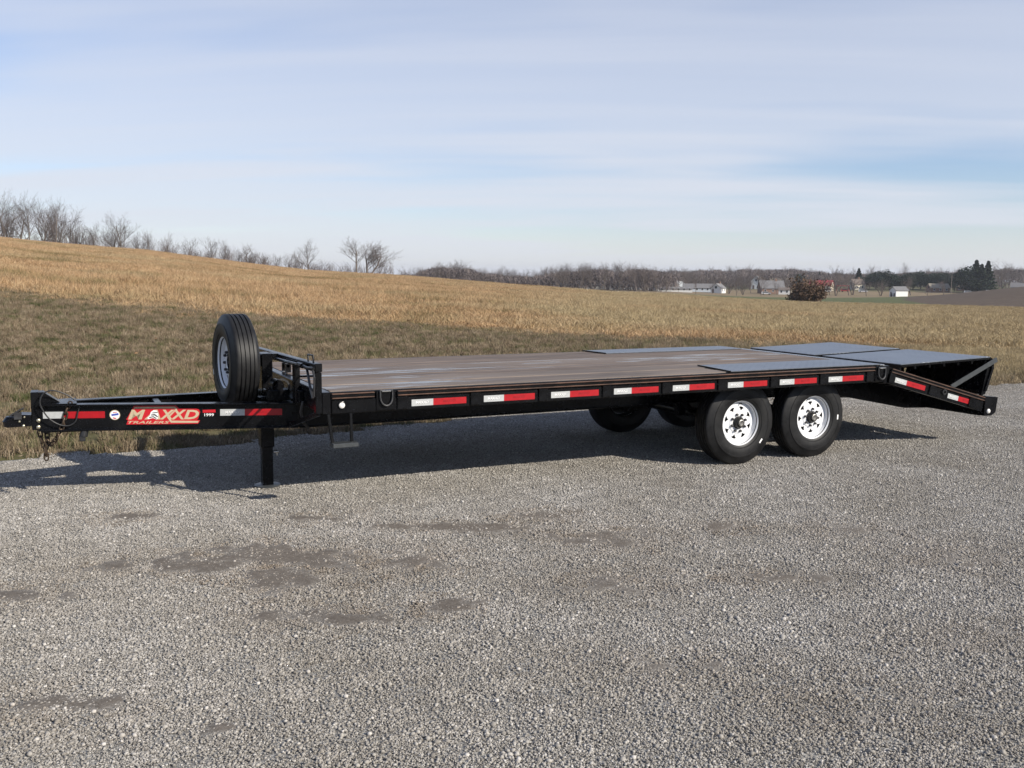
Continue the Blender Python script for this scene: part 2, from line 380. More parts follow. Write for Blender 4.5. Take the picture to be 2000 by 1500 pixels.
def ground_material():
    m, t, b = material('soil_and_grass_ground')
    at = N(t, 'ShaderNodeAttribute', attribute_name='zone'); wp = N(t, 'ShaderNodeNewGeometry').outputs['Position']
    n = noise_node(t, 4, 8, .7, wp); n2 = noise_node(t, .35, 6, .6, wp)
    c = mixc(t, 1.0, at.outputs['Color'], ramp(t, n, [(.25, .55), (.75, 1.3)]), 'MULTIPLY'); c = mixc(t, 1.0, c, ramp(t, n2, [(.3, .8), (.7, 1.15)]), 'MULTIPLY')
    t.links.new(c, b.inputs['Base Color']); b.inputs['Roughness'].default_value = .95; b.inputs['Specular IOR Level'].default_value = .1
    bump(t, b, n, .6, .05); return m
gm = np_mesh('ground', np.stack([TX, TY, TZ], -1).reshape(-1, 3), q, ground_material(), {'zone': ('FLOAT_COLOR', np.concatenate([colr, np.ones_like(colr[..., :1])], -1).reshape(-1, 4))}, True)
ground = link(bpy.data.objects.new('ground', gm)); tag(ground, 'rolling field and verge ground reaching the horizon', kind='structure')

# ------------------------------------------------------------------ gravel lot: a fine uneven sheet near the trailer, a coarse one around it
SPOTS = [(560, 1086, 170, 22, 1.0), (330, 1108, 140, 13, .9), (540, 1132, 70, 30, 1.0), (692, 1118, 36, 20, 1.0), (800, 1095, 100, 26, .8), (900, 1030, 190, 11, .85), (1190, 1050, 110, 24, .8), (890, 1186, 70, 16, .9), (660, 1206, 170, 18, .85),
         (130, 1376, 100, 16, .85), (40, 1165, 90, 16, .8), (1190, 1138, 120, 26, .6), (1380, 1028, 55, 9, .95), (1640, 1035, 130, 12, .5), (1840, 1090, 130, 34, .45), (1690, 1370, 190, 50, .38), (1320, 1300, 230, 26, .36), (430, 1420, 50, 15, .7), (1060, 1010, 70, 10, .75), (260, 1010, 60, 6, .8), (620, 1012, 60, 8, .8), (1500, 1130, 160, 14, .6), (1900, 1250, 160, 34, .4)]
def dirt_amount(x, y):
    d = np.zeros_like(np.asarray(x, float))
    for (px, py, hw, hh, wt_) in SPOTS:
        p = on_plane(px, py, (0, 0, 0), (0, 0, 1)); dist = np.linalg.norm(p - CAM); s = CAM[2] / dist
        e = np.array([RT[0], RT[1]]); e = e / np.linalg.norm(e); g = np.array([-e[1], e[0]])
        u = ((x - p[0]) * e[0] + (y - p[1]) * e[1]) / (hw * dist / FPX); w = ((x - p[0]) * g[0] + (y - p[1]) * g[1]) / (hh * dist / FPX / s)
        wq = .8 * (fbm(x * 3.1 + 8, y * 3.1, 4) - .5); d = np.maximum(d, 1.18 * wt_ * np.exp(-((u + wq) ** 2 + (w + wq * .8) ** 2) * .8))
    return d
def lot_height(x, y):
    d = dirt_amount(x, y); n = fbm(x * 2.1, y * 2.1, 4); f = fbm(x * 8, y * 8 + 4, 2)
    f2 = vnoise(x * 13, y * 13 + 2); cover = sstep(.16, .92, d * (.50 + .85 * n) + (.55 * (f - .5) + .55 * (f2 - .5)) * np.clip(d * 2.5, 0, 1)) * .9
    edge = sstep(.0, .5, lot_edge(x) - y)
    return (-.0012 + .0084 * sstep(.22, .80, cover) + .0022 * (f - .5) + .0016 * (f2 - .5)) - .03 * (1 - edge), np.clip(cover, 0, 1)
gx = np.arange(-5.2, 17.0, .036); gy = np.arange(-6.6, 4.5, .036); GX, GY = np.meshgrid(gx, gy); GZ, COV = lot_height(GX, GY)
ins = GY < lot_edge(GX) + .02
gi = np.arange(GX.size).reshape(GX.shape); gq = np.stack([gi[:-1, :-1], gi[:-1, 1:], gi[1:, 1:], gi[1:, :-1]], -1).reshape(-1, 4); keep = ins[:-1, :-1].ravel(); gq = gq[keep]
def gravel_material():
    m, t, b = material('packed_gravel_dirt')
    wp = N(t, 'ShaderNodeNewGeometry').outputs['Position']; at = N(t, 'ShaderNodeAttribute', attribute_name='dirt')
    v = N(t, 'ShaderNodeTexVoronoi', feature='F1'); v.inputs['Scale'].default_value = 62; t.links.new(wp, v.inputs['Vector'])
    v2 = N(t, 'ShaderNodeTexVoronoi', feature='F1'); v2.inputs['Scale'].default_value = 150; t.links.new(wp, v2.inputs['Vector'])
    sepc = N(t, 'ShaderNodeSeparateColor'); t.links.new(v.outputs['Color'], sepc.inputs[0]); sepc2 = N(t, 'ShaderNodeSeparateColor'); t.links.new(v2.outputs['Color'], sepc2.inputs[0])
    mixv = math_node(t, 'ADD', math_node(t, 'MULTIPLY', sepc.outputs[0], .5), math_node(t, 'MULTIPLY', sepc2.outputs[0], .5))
    st = ramp(t, mixv, [(.1, (.09, .085, .078)), (.45, (.25, .238, .215)), (.8, (.37, .355, .32)), (1.0, (.55, .53, .49))])
    dirtc = ramp(t, noise_node(t, 26, 6, .7, wp), [(.3, (.088, .072, .056)), (.7, (.145, .120, .096))])
    fac = math_node(t, 'MULTIPLY', at.outputs['Fac'], .95, True)
    c = mixc(t, fac, st, dirtc)
    c = mixc(t, 1.0, c, ramp(t, noise_node(t, .55, 5, .6, wp), [(.3, .86), (.7, 1.1)]), 'MULTIPLY')
    t.links.new(c, b.inputs['Base Color']); b.inputs['Roughness'].default_value = .9; b.inputs['Specular IOR Level'].default_value = .2
    h = math_node(t, 'ADD', math_node(t, 'MULTIPLY', v.outputs['Distance'], -1.0), math_node(t, 'MULTIPLY', v2.outputs['Distance'], -.5))
    bm_ = N(t, 'ShaderNodeBump'); bm_.inputs['Distance'].default_value = .005; t.links.new(math_node(t, 'SUBTRACT', 1.0, math_node(t, 'MULTIPLY', fac, .8)), bm_.inputs['Strength']); t.links.new(h, bm_.inputs['Height']); t.links.new(bm_.outputs[0], b.inputs['Normal'])
    return m
MAT['gravel'] = gravel_material()
lot = link(bpy.data.objects.new('gravel_lot', np_mesh('gravel_lot', np.stack([GX, GY, GZ], -1).reshape(-1, 3), gq, MAT['gravel'], {'dirt': ('FLOAT', COV.ravel())}, True)))
bmx = bmesh.new(); bmx.from_mesh(lot.data); bmesh.ops.delete(bmx, geom=[v for v in bmx.verts if not v.link_faces], context='VERTS'); bmx.to_mesh(lot.data); bmx.free()
tag(lot, 'grey crushed stone lot with brown bare dirt patches', kind='structure')
cxs = np.unique(np.concatenate([np.arange(-60, 61, 2.0), np.arange(-8, 20, .25)])); cts = np.linspace(0, 1, 40)
CX, CT = np.meshgrid(cxs, cts); CY = -60 + (lot_edge(CX) - .06 + 60) * (1 - (1 - CT) ** 1.0); CZ = np.full_like(CX, -.022)
ci = np.arange(CX.size).reshape(CX.shape); cq = np.stack([ci[:-1, :-1], ci[:-1, 1:], ci[1:, 1:], ci[1:, :-1]], -1).reshape(-1, 4)
lot2 = link(bpy.data.objects.new('gravel_yard', np_mesh('gravel_yard', np.stack([CX, CY, CZ], -1).reshape(-1, 3), cq, MAT['gravel'], {'dirt': ('FLOAT', np.zeros(CX.size))})))
tag(lot2, 'wide grey gravel yard around the parked trailer', kind='structure')

# ------------------------------------------------------------------ scatter: one object of points, geometry nodes put loose patches on them
def scatter(name, pts, rots, scls, variants, label, mat, damp=None):
    n = len(pts)
    me = bpy.data.meshes.new(name); me.vertices.add(n); me.vertices.foreach_set('co', np.asarray(pts, np.float32).ravel())
    a = me.attributes.new('rot', 'FLOAT_VECTOR', 'POINT'); a.data.foreach_set('vector', np.asarray(rots, np.float32).ravel())
    a = me.attributes.new('scl', 'FLOAT_VECTOR', 'POINT'); a.data.foreach_set('vector', np.asarray(scls, np.float32).ravel())
    a = me.attributes.new('pick', 'INT', 'POINT'); a.data.foreach_set('value', rng.integers(0, len(variants), n).astype(np.int32))
    if damp is not None: a = me.attributes.new('damp', 'FLOAT', 'POINT'); a.data.foreach_set('value', np.asarray(damp, np.float32))
    me.materials.append(mat)
    o = link(bpy.data.objects.new(name, me)); tag(o, label, kind='stuff')
    ng = bpy.data.node_groups.new(name, 'GeometryNodeTree'); ng.interface.new_socket('Geometry', in_out='INPUT', socket_type='NodeSocketGeometry'); ng.interface.new_socket('Geometry', in_out='OUTPUT', socket_type='NodeSocketGeometry')
    gi_ = ng.nodes.new('NodeGroupInput'); go = ng.nodes.new('NodeGroupOutput'); iop = ng.nodes.new('GeometryNodeInstanceOnPoints'); jn = ng.nodes.new('GeometryNodeJoinGeometry')
    for vme in reversed(variants):
        vo = bpy.data.objects.new(name + '_patch', vme); oi = ng.nodes.new('GeometryNodeObjectInfo'); oi.inputs['Object'].default_value = vo; oi.inputs['As Instance'].default_value = True
        ng.links.new(oi.outputs['Geometry'], jn.inputs[0])
    def named(nm, typ):
        x = ng.nodes.new('GeometryNodeInputNamedAttribute'); x.data_type = typ; x.inputs['Name'].default_value = nm; return x.outputs[0]
    ng.links.new(gi_.outputs[0], iop.inputs['Points']); ng.links.new(jn.outputs[0], iop.inputs['Instance']); iop.inputs['Pick Instance'].default_value = True
    ng.links.new(named('pick', 'INT'), iop.inputs['Instance Index'])
    e2r = ng.nodes.new('FunctionNodeEulerToRotation'); ng.links.new(named('rot', 'FLOAT_VECTOR'), e2r.inputs[0]); ng.links.new(e2r.outputs[0], iop.inputs['Rotation']); ng.links.new(named('scl', 'FLOAT_VECTOR'), iop.inputs['Scale'])
    ng.links.new(iop.outputs[0], go.inputs[0])
    md = o.modifiers.new('scatter', 'NODES'); md.node_group = ng
    return o

ICO_V = np.array([(0, 0, 1)] + [(math.cos(a) * .894, math.sin(a) * .894, .447) for a in np.arange(5) * math.pi * .4] + [(math.cos(a) * .894, math.sin(a) * .894, -.447) for a in (np.arange(5) + .5) * math.pi * .4] + [(0, 0, -1)])
ICO_F = np.array([(0, 1 + i, 1 + (i + 1) % 5) for i in range(5)] + [(1 + i, 6 + i, 1 + (i + 1) % 5) for i in range(5)] + [(1 + (i + 1) % 5, 6 + i, 6 + (i + 1) % 5) for i in range(5)] + [(11, 6 + (i + 1) % 5, 6 + i) for i in range(5)])
def stone_patch(seed, size, n):
    g = np.random.default_rng(seed); P = (g.random((n, 2)) - .5) * size
    d = np.clip(g.lognormal(math.log(.0031), .42, n), .0016, .0115)
    V = ICO_V[None] * (1 + .32 * (g.random((n, 12, 1)) - .5)) * (1 + .5 * (g.random((n, 1, 3)) - .5)) * np.array([1, 1, .72])
    th = g.random(n) * 6.283; c, s = np.cos(th)[:, None], np.sin(th)[:, None]
    tl = (g.random(n) - .5) * 1.2; ct, s_t = np.cos(tl)[:, None], np.sin(tl)[:, None]
    y2 = V[..., 1] * ct - V[..., 2] * s_t; z2 = V[..., 1] * s_t + V[..., 2] * ct; x2 = V[..., 0]
    W = np.stack([x2 * c - y2 * s, x2 * s + y2 * c, z2], -1) * d[:, None, None]
    W[..., :2] += P[:, None, :]; W[..., 2] += (d * .25 + (g.random(n) - .35) * .005)[:, None]
    F = (ICO_F[None] + (np.arange(n) * 12)[:, None, None]).reshape(-1, 3)
    return np_mesh('stones', W.reshape(-1, 3), F, MAT['stone'], {'tint': ('FLOAT', np.repeat(g.random(n), 12))})
def stone_material():
    m, t, b = material('crushed_limestone')
    at = N(t, 'ShaderNodeAttribute', attribute_name='tint'); wp = N(t, 'ShaderNodeNewGeometry').outputs['Position']
    c = ramp(t, at.outputs['Fac'], [(0, (.175, .163, .147)), (.22, (.275, .258, .232)), (.6, (.352, .334, .305)), (.88, (.425, .404, .37)), (1.0, (.58, .555, .52))])
    c = mixc(t, 1.0, c, ramp(t, noise_node(t, 90, 4, .6, wp), [(.3, .75), (.7, 1.15)]), 'MULTIPLY')
    c = mixc(t, 1.0, c, ramp(t, noise_node(t, .8, 4, .6, wp), [(.3, (.80, .775, .735)), (.7, (1.08, 1.08, 1.085))]), 'MULTIPLY')
    dm = N(t, 'ShaderNodeAttribute', attribute_name='damp', attribute_type='INSTANCER'); c = mixc(t, math_node(t, 'MULTIPLY', dm.outputs['Fac'], ramp(t, noise_node(t, 5, 4, .6, wp), [(.35, .25), (.65, 1.0)])), c, mixc(t, 1.0, c, (.66, .585, .51), 'MULTIPLY'))
    t.links.new(c, b.inputs['Base Color']); b.inputs['Roughness'].default_value = .85; b.inputs['Specular IOR Level'].default_value = .25; return m
MAT['stone'] = stone_material()
gp = []
for x in np.arange(-5.0, 16.8, .30):
    for y in np.arange(-6.4, 4.4, .30):
        xx = x + random.Random(int(x * 977 + y * 131)).uniform(-.025, .025); yy = y + random.Random(int(x * 37 + y * 733)).uniform(-.025, .025)
        if yy < lot_edge(xx) - .22: gp.append((xx, yy, 0.0))
gp = np.array(gp); ng_ = len(gp)
scatter('gravel_stones', gp, np.stack([np.zeros(ng_), np.zeros(ng_), rng.random(ng_) * 6.283], -1), np.ones((ng_, 3)) * (1.0 + .2 * rng.random((ng_, 1))),
        [stone_patch(s, .40, 2000) for s in (1, 2, 3, 4)], 'loose grey crushed stones covering the lot', MAT['stone'], np.clip(1.25 * dirt_amount(gp[:, 0], gp[:, 1]), 0, 1))

# ------------------------------------------------------------------ grass
def blade_patch(seed, size, n, h, w, lean, mat, clump=0):
    g = np.random.default_rng(seed)
    if clump:
        cc = (g.random((clump, 2)) - .5) * size; k = g.integers(0, clump, n); P = cc[k] + g.normal(0, size / math.sqrt(clump) * .20, (n, 2)); ht = np.repeat(1, n) * (.7 + .6 * g.random(clump))[k]; tb = g.random(clump)[k]
    else:
        P = (g.random((n, 2)) - .5) * size; ht = 1; tb = g.random(n)
    H = (h[0] + (h[1] - h[0]) * g.random(n)) * ht; Wd = w[0] + (w[1] - w[0]) * g.random(n)
    a = g.random(n) * 6.283; la = g.random(n) * 6.283; ln = lean * g.random(n) ** .7
    sx, sy = np.cos(a) * Wd / 2, np.sin(a) * Wd / 2; dx, dy = np.cos(la) * ln * H, np.sin(la) * ln * H
    z0 = np.full(n, -.02); hh = H * np.sqrt(np.clip(1 - (ln * .8) ** 2, .1, 1))
    V = np.stack([np.stack([P[:, 0] - sx, P[:, 1] - sy, z0], -1), np.stack([P[:, 0] + sx, P[:, 1] + sy, z0], -1),
                  np.stack([P[:, 0] - sx * .75 + dx * .35, P[:, 1] - sy * .75 + dy * .35, hh * .6], -1), np.stack([P[:, 0] + sx * .75 + dx * .35, P[:, 1] + sy * .75 + dy * .35, hh * .6], -1),
                  np.stack([P[:, 0] + dx, P[:, 1] + dy, hh], -1)], 1)
    F = (np.array([(0, 1, 3), (0, 3, 2), (2, 3, 4)])[None] + (np.arange(n) * 5)[:, None, None]).reshape(-1, 3)
    tint = np.clip(.6 * tb + .4 * g.random(n), 0, 1)
    return np_mesh('blades', V.reshape(-1, 3), F, mat, {'tint': ('FLOAT', np.repeat(tint, 5))})
def grass_material(name, stops, green, gthr, big, patch=(-18, 42, .36, .50, .68)):
    m, t, b = material(name)
    at = N(t, 'ShaderNodeAttribute', attribute_name='tint'); wp = N(t, 'ShaderNodeNewGeometry').outputs['Position']; oi = N(t, 'ShaderNodeObjectInfo')
    c = ramp(t, at.outputs['Fac'], stops)
    gn = noise_node(t, big, 5, .62, wp); gsum = math_node(t, 'ADD', gn, math_node(t, 'MULTIPLY', at.outputs['Fac'], .22))
    c = mixc(t, ramp(t, gsum, [(gthr, 0.0), (gthr + .10, 1.0)]), c, green)
    if patch:
        sp = N(t, 'ShaderNodeSeparateXYZ'); t.links.new(wp, sp.inputs[0])
        ox = N(t, 'ShaderNodeMapRange', interpolation_type='SMOOTHSTEP'); t.links.new(math_node(t, 'SUBTRACT', sp.outputs[0], math_node(t, 'MULTIPLY', sp.outputs[1], .55)), ox.inputs[0]); ox.inputs[1].default_value = patch[0]; ox.inputs[2].default_value = patch[1]
        nn = noise_node(t, .06, 5, .65, wp, .3, (1, 1.6, 1)); s_ = math_node(t, 'ADD', math_node(t, 'MULTIPLY', ox.outputs[0], patch[2]), nn)
        c = mixc(t, ramp(t, s_, [(patch[3], 0.0), (patch[4], .95)]), c, mixc(t, at.outputs['Fac'], (.30, .232, .125), (.52, .415, .25)))
    c = mixc(t, 1.0, c, ramp(t, noise_node(t, .9, 5, .65, wp), [(.3, .62), (.7, 1.22)]), 'MULTIPLY')
    t.links.new(c, b.inputs['Base Color']); b.inputs['Roughness'].default_value = .7; b.inputs['Specular IOR Level'].default_value = .2
    return m
MAT['turf'] = grass_material('winter_turf', [(0, (.052, .039, .025)), (.3, (.155, .114, .072)), (.65, (.285, .220, .145)), (1, (.48, .395, .285))], (.085, .096, .034), .635, 1.7, (-2, 16, .45, .62, .95))
MAT['sedge'] = grass_material('broom_sedge', [(0, (.22, .130, .070)), (.35, (.405, .258, .134)), (.7, (.495, .342, .194)), (1, (.62, .485, .315))], (.20, .165, .075), .66, .16)
def terr_rot(x, y, e=.6):
    zx = (terrain(x + e, y) - terrain(x - e, y)) / (2 * e); zy = (terrain(x, y + e) - terrain(x, y - e)) / (2 * e); return np.arctan(zy), -np.arctan(zx)
tp = []
for x in np.arange(-12, 40, .78):
    for y in np.arange(2.6, 40, .78):
        dx, dy = x - CAM[0], y - CAM[1]; a = math.degrees(math.atan2(dx, dy)); r_ = math.hypot(dx, dy)
        if -9 < a < 64 and 8 < r_ < 46: tp.append((x, y))
tp = np.array(tp) + (rng.random((len(tp), 2)) - .5) * .5
ok = (tp[:, 1] > lot_edge(tp[:, 0]) + .40) & (field_edge(tp[:, 0], tp[:, 1]) < 2.5); tp = tp[ok]
# a finer row of small tufts makes the ragged edge against the stones
ex = np.arange(-12, 26, .036); ex = ex + (rng.random(len(ex)) - .5) * .15; ey = lot_edge(ex) - .02 + rng.random(len(ex)) ** 1.3 * .55
def put_grass(name, xy, variants, scl, label, mat):
    z = terrain(xy[:, 0], xy[:, 1]); rx, ry = terr_rot(xy[:, 0], xy[:, 1]); n = len(xy)
    th = rng.integers(0, 4, n) * (math.pi / 2) + (rng.random(n) - .5) * .3
    # spin first, then tilt with the slope (euler XYZ: the spin is folded into the tilt angles)
    rot = np.stack([rx * np.cos(th) + ry * np.sin(th), -rx * np.sin(th) + ry * np.cos(th), th], -1)
    scatter(name, np.column_stack([xy, z]), rot, scl, variants, label, mat)
nT = len(tp); sT = np.ones((nT, 3)); sT[:, 2] = .8 + .9 * fbm(tp[:, 0] * .3, tp[:, 1] * .3, 3) * (.55 + .6 * sstep(-14, 0, field_edge(tp[:, 0], tp[:, 1])))
put_grass('mown_turf', tp, [blade_patch(s, 1.0, 1900, (.03, .125), (.0035, .008), .95, MAT['turf'], 70) for s in (11, 12, 13, 14)], sT, 'short winter turf of straw and green blades on the verge', MAT['turf'])
exy = np.column_stack([ex, ey]); sE = np.ones((len(ex), 3)) * (.7 + .7 * rng.random((len(ex), 1)))
put_grass('turf_edge', exy, [blade_patch(s, .22, 110, (.02, .075), (.003, .006), 1.0, MAT['turf']) for s in (21, 22, 23)], sE, 'ragged grass edge creeping into the gravel', MAT['turf'])
fp = []
for r_ in np.arange(21, 215, 2.3):
    da = math.degrees(2.45 / r_)
    for a in np.arange(-9, 64, da):
        if r_ < np.interp(a, AZ_T, RC_T) + 22: fp.append((CAM[0] + r_ * math.sin(rad(a)), CAM[1] + r_ * math.cos(rad(a))))
fp = np.array(fp) + (rng.random((len(fp), 2)) - .5) * 1.6
fp = fp[field_edge(fp[:, 0], fp[:, 1]) > -1.5]; nF = len(fp)
sF = np.ones((nF, 3)) * 1.0; sF[:, 2] = .8 * (.30 + .95 * fbm(fp[:, 0] * .07, fp[:, 1] * .07, 4)) * (.35 + .65 * sstep(-2, 8, field_edge(fp[:, 0], fp[:, 1]))) * (1 - .45 * sstep(10, 55, fp[:, 0] - .55 * fp[:, 1]))
put_grass('tall_field_grass', fp, [blade_patch(s, 3.0, 2600, (.18, .55), (.008, .020), .70, MAT['sedge'], 260) for s in (31, 32, 33, 34)], sF, 'tall orange and straw broom sedge covering the sloping field', MAT['sedge'])
# fallen leaves on the verge
lv = []; lf = []; lc = []
for k in range(170):
    x = rng.uniform(-6, 22); y = lot_edge(x) + rng.uniform(-.5, 13) ; z = float(terrain(x, y)) + rng.uniform(.03, .07) if y > lot_edge(x) else .016
    a = rng.uniform(0, 6.28); s_ = rng.uniform(.025, .055); tz = rng.uniform(-.5, .5); i0 = len(lv)
    for u, w_, h_ in ((-1, 0, 0), (-.3, .6, .25), (.5, .45, .1), (1, 0, .3), (.5, -.45, .15), (-.3, -.6, .2)):
        lv.append((x + s_ * (u * math.cos(a) - w_ * math.sin(a)), y + s_ * (u * math.sin(a) + w_ * math.cos(a)), z + s_ * (h_ + w_ * tz))); lc.append(rng.random() * 0 + k / 170)
    lf += [(i0, i0 + 1, i0 + 5), (i0 + 1, i0 + 4, i0 + 5), (i0 + 1, i0 + 2, i0 + 4), (i0 + 2, i0 + 3, i0 + 4)]
lm, lt, lb = material('dead_leaf'); la_ = N(lt, 'ShaderNodeAttribute', attribute_name='tint')
lt.links.new(ramp(lt, la_.outputs['Fac'], [(0, (.30, .13, .045)), (.5, (.42, .27, .13)), (1, (.55, .44, .30))]), lb.inputs['Base Color']); lb.inputs['Roughness'].default_value = .7
leaves = link(bpy.data.objects.new('fallen_leaves', np_mesh('fallen_leaves', lv, lf, lm, {'tint': ('FLOAT', lc)}))); tag(leaves, 'dry brown leaves lying on the grass verge', kind='stuff')

# ================================================================== trees
def bark(name, c0, c1):
    m, t, b = material(name); oi = N(t, 'ShaderNodeObjectInfo')
    n = noise_node(t, 1.3, 5, .6); c = ramp(t, n, [(.3, c0), (.7, c1)])
    c = mixc(t, 1.0, c, ramp(t, oi.outputs['Random'], [(0, .75), (1, 1.25)]), 'MULTIPLY')
    t.links.new(c, b.inputs['Base Color']); b.inputs['Roughness'].default_value = .9; b.inputs['Specular IOR Level'].default_value = .15; return m
MAT['bark'] = bark('grey_bark', (.085, .070, .060), (.17, .145, .125)); MAT['twig'] = bark('bare_twigs', (.085, .068, .062), (.165, .138, .125))
def leaf_mat(name, c0, c1, c2):
    m, t, b = material(name); at = N(t, 'ShaderNodeAttribute', attribute_name='tint')
    t.links.new(ramp(t, at.outputs['Fac'], [(0, c0), (.55, c1), (1, c2)]), b.inputs['Base Color']); b.inputs['Roughness'].default_value = .75; b.inputs['Specular IOR Level'].default_value = .2; return m
MAT['needle'] = leaf_mat('dark_needles', (.008, .015, .009), (.017, .029, .017), (.034, .048, .026))
MAT['rusty'] = leaf_mat('rusty_leaves', (.055, .034, .022), (.098, .060, .038), (.155, .102, .068))
MAT['scrub'] = leaf_mat('scrub_twigs', (.085, .070, .070), (.135, .110, .105), (.20, .165, .145))
def seg_mesh(name, segs, mat, sides=3):
    S = np.array([(*a, *b, r0, r1) for a, b, r0, r1 in segs]); n = len(S); p0 = S[:, :3]; p1 = S[:, 3:6]; d = p1 - p0; L = np.linalg.norm(d, axis=1, keepdims=True) + 1e-9; d = d / L
    ref = np.where(np.abs(d[:, 2:3]) < .9, np.array([[0, 0, 1.0]]), np.array([[1.0, 0, 0]])); e1 = np.cross(d, ref); e1 /= np.linalg.norm(e1, axis=1, keepdims=True); e2 = np.cross(d, e1)
    th = np.arange(sides) * 2 * math.pi / sides; ring = e1[:, None, :] * np.cos(th)[None, :, None] + e2[:, None, :] * np.sin(th)[None, :, None]
    V = np.concatenate([p0[:, None] + ring * S[:, 6][:, None, None], p1[:, None] + ring * S[:, 7][:, None, None]], 1)
    f = np.array([(k, (k + 1) % sides, sides + (k + 1) % sides, sides + k) for k in range(sides)]); F = (f[None] + (np.arange(n) * 2 * sides)[:, None, None]).reshape(-1, 4)
    return np_mesh(name, V.reshape(-1, 3), F, mat)
def bare_tree(seed, H, spread=.5, stems=1, low=.25, dens=1.0, thick=1.0):
    """a leafless tree of height about H: trunk segments and crown segments"""
    g = random.Random(seed); trunk = []; crown = []
    def grow(p, d, L, r, lev):
        n = 3 if lev < 3 else 2; kids = {0: 9, 1: 6, 2: 5, 3: 3}.get(lev, 0); kids = max(1, round(kids * dens)) if kids else 0
        pts = [p]; dd = d.copy()
        for i in range(n):
            dd = (dd + Vector((g.gauss(0, .10), g.gauss(0, .10), g.gauss(.05, .06)))).normalized(); pts.append(pts[-1] + dd * (L / n))
        r1 = r * (.42 if lev else .35)
        for i in range(n):
            a = r + (r1 - r) * i / n; b = r + (r1 - r) * (i + 1) / n; (trunk if lev == 0 else crown).append((pts[i], pts[i + 1], a, b))
        if lev >= 4: return
        for k in range(kids):
            t = (low if lev == 0 else .15) + (1 - (low if lev == 0 else .15)) * (k + g.random() * .8) / kids; t = min(t, 1); i = min(int(t * n), n - 1); q = pts[i].lerp(pts[i + 1], t * n - i)
            ax = (pts[i + 1] - pts[i]).normalized(); az = g.uniform(0, 6.283); side = Vector((math.cos(az), math.sin(az), 0)); side = (side - ax * side.dot(ax)).normalized()
            ang = g.uniform(.45, .95) * (spread + .55); nd = (ax * math.cos(ang) + side * math.sin(ang) + Vector((0, 0, .22))).normalized()
            grow(q, nd, L * (g.uniform(.50, .74) * (1.05 - .45 * t) if lev == 0 else g.uniform(.44, .64)), max(.0085 * thick, (r + (r1 - r) * t) * .52), lev + 1)
    for s in range(stems):
        a = g.uniform(0, 6.28) + s * 6.283 / stems; tilt = .0 if stems == 1 else g.uniform(.12, .32)
        grow(Vector((math.cos(a) * .2 * (stems > 1), math.sin(a) * .2 * (stems > 1), -.4)), Vector((math.cos(a) * tilt, math.sin(a) * tilt, 1)).normalized(), H * .72, H * .018 * thick, 0)
    return seg_mesh('trunk', trunk, MAT['bark'], 5), seg_mesh('crown', crown, MAT['twig'], 3)
BARE = [bare_tree(1, 10, .45), bare_tree(2, 10, .35, 1, .30), bare_tree(3, 10, .60, 1, .18), bare_tree(4, 10, .50, 2, .25, .85), bare_tree(5, 10, .40, 3, .22, .8), bare_tree(6, 10, .62, 1, .14, 1.05), bare_tree(8, 10, .32, 1, .2)]
SPREADING = bare_tree(31, 10, .62, 2, .42, .95, 1.3); FORKED = bare_tree(33, 10, .5, 1, .45, .9, 1.25)
def blob_tree(seed, H, Wd, n, mat, conifer=False):
    g = np.random.default_rng(seed); pts = []; tint = []
    if conifer:
        t = g.random(n) ** .75; z = .06 + .94 * t; rmax = Wd / 2 * (1 - t) ** .85 * (1 + .28 * np.sin(t * 60)); a = g.random(n) * 6.283; rr = rmax * np.sqrt(g.random(n)) ; C_ = np.stack([rr * np.cos(a), rr * np.sin(a), z * H - rr * .25], -1); tn = g.random(n)
    else:
        k = 26; cc = g.normal(0, 1, (k, 3)); cc /= np.linalg.norm(cc, axis=1, keepdims=True); cc *= (g.random((k, 1)) ** .4) * np.array([[Wd * .36, Wd * .36, H * .34]]); cc[:, 2] += H * .55; i = g.integers(0, k, n); d = g.normal(0, 1, (n, 3)); d /= np.linalg.norm(d, axis=1, keepdims=True)
        C_ = cc[i] + d * (g.random((n, 1)) ** .5) * Wd * .19 * (.6 + .8 * g.random(k))[i][:, None] * np.array([1, 1, .8]); C_[:, 2] = np.maximum(C_[:, 2], .15); tn = .5 * g.random(k)[i] + .5 * g.random(n)
    u = g.normal(0, 1, (n, 3)); u /= np.linalg.norm(u, axis=1, keepdims=True); v = np.cross(u, g.normal(0, 1, (n, 3))); v /= np.linalg.norm(v, axis=1, keepdims=True); s = (H * .030) * (.6 + .8 * g.random((n, 1)))
    V = np.stack([C_ - u * s, C_ + v * s * .7, C_ + u * s, C_ - v * s * .7], 1); F = np.arange(n * 4).reshape(n, 4)
    tr = [((0, 0, -.5), (0, 0, H * .6), H * .03, H * .012)] + [((0, 0, H * (.15 + .05 * k)), tuple(np.array([math.cos(k * 2.4), math.sin(k * 2.4), 0]) * Wd * .3 + np.array([0, 0, H * (.3 + .05 * k)])), H * .012, H * .004) for k in range(7)]
    return seg_mesh('trunk', tr, MAT['bark'], 5), np_mesh('crown', V.reshape(-1, 3), F, mat, {'tint': ('FLOAT', np.repeat(tn, 4))})
CONIFER = [blob_tree(41, 10, 5.2, 3200, MAT['needle'], True), blob_tree(42, 10, 4.2, 3000, MAT['needle'], True)]
ROUND = [blob_tree(43, 10, 11, 3200, MAT['needle']), blob_tree(44, 10, 14, 3600, MAT['needle'])]
RUSTY = blob_tree(45, 10, 15, 6500, MAT['rusty'])
trng = random.Random(77)
def ground_at(az, r):
    x = CAM[0] + r * math.sin(rad(az)); y = CAM[1] + r * math.cos(rad(az)); return x, y, float(terrain(x, y))
TOPS = {}
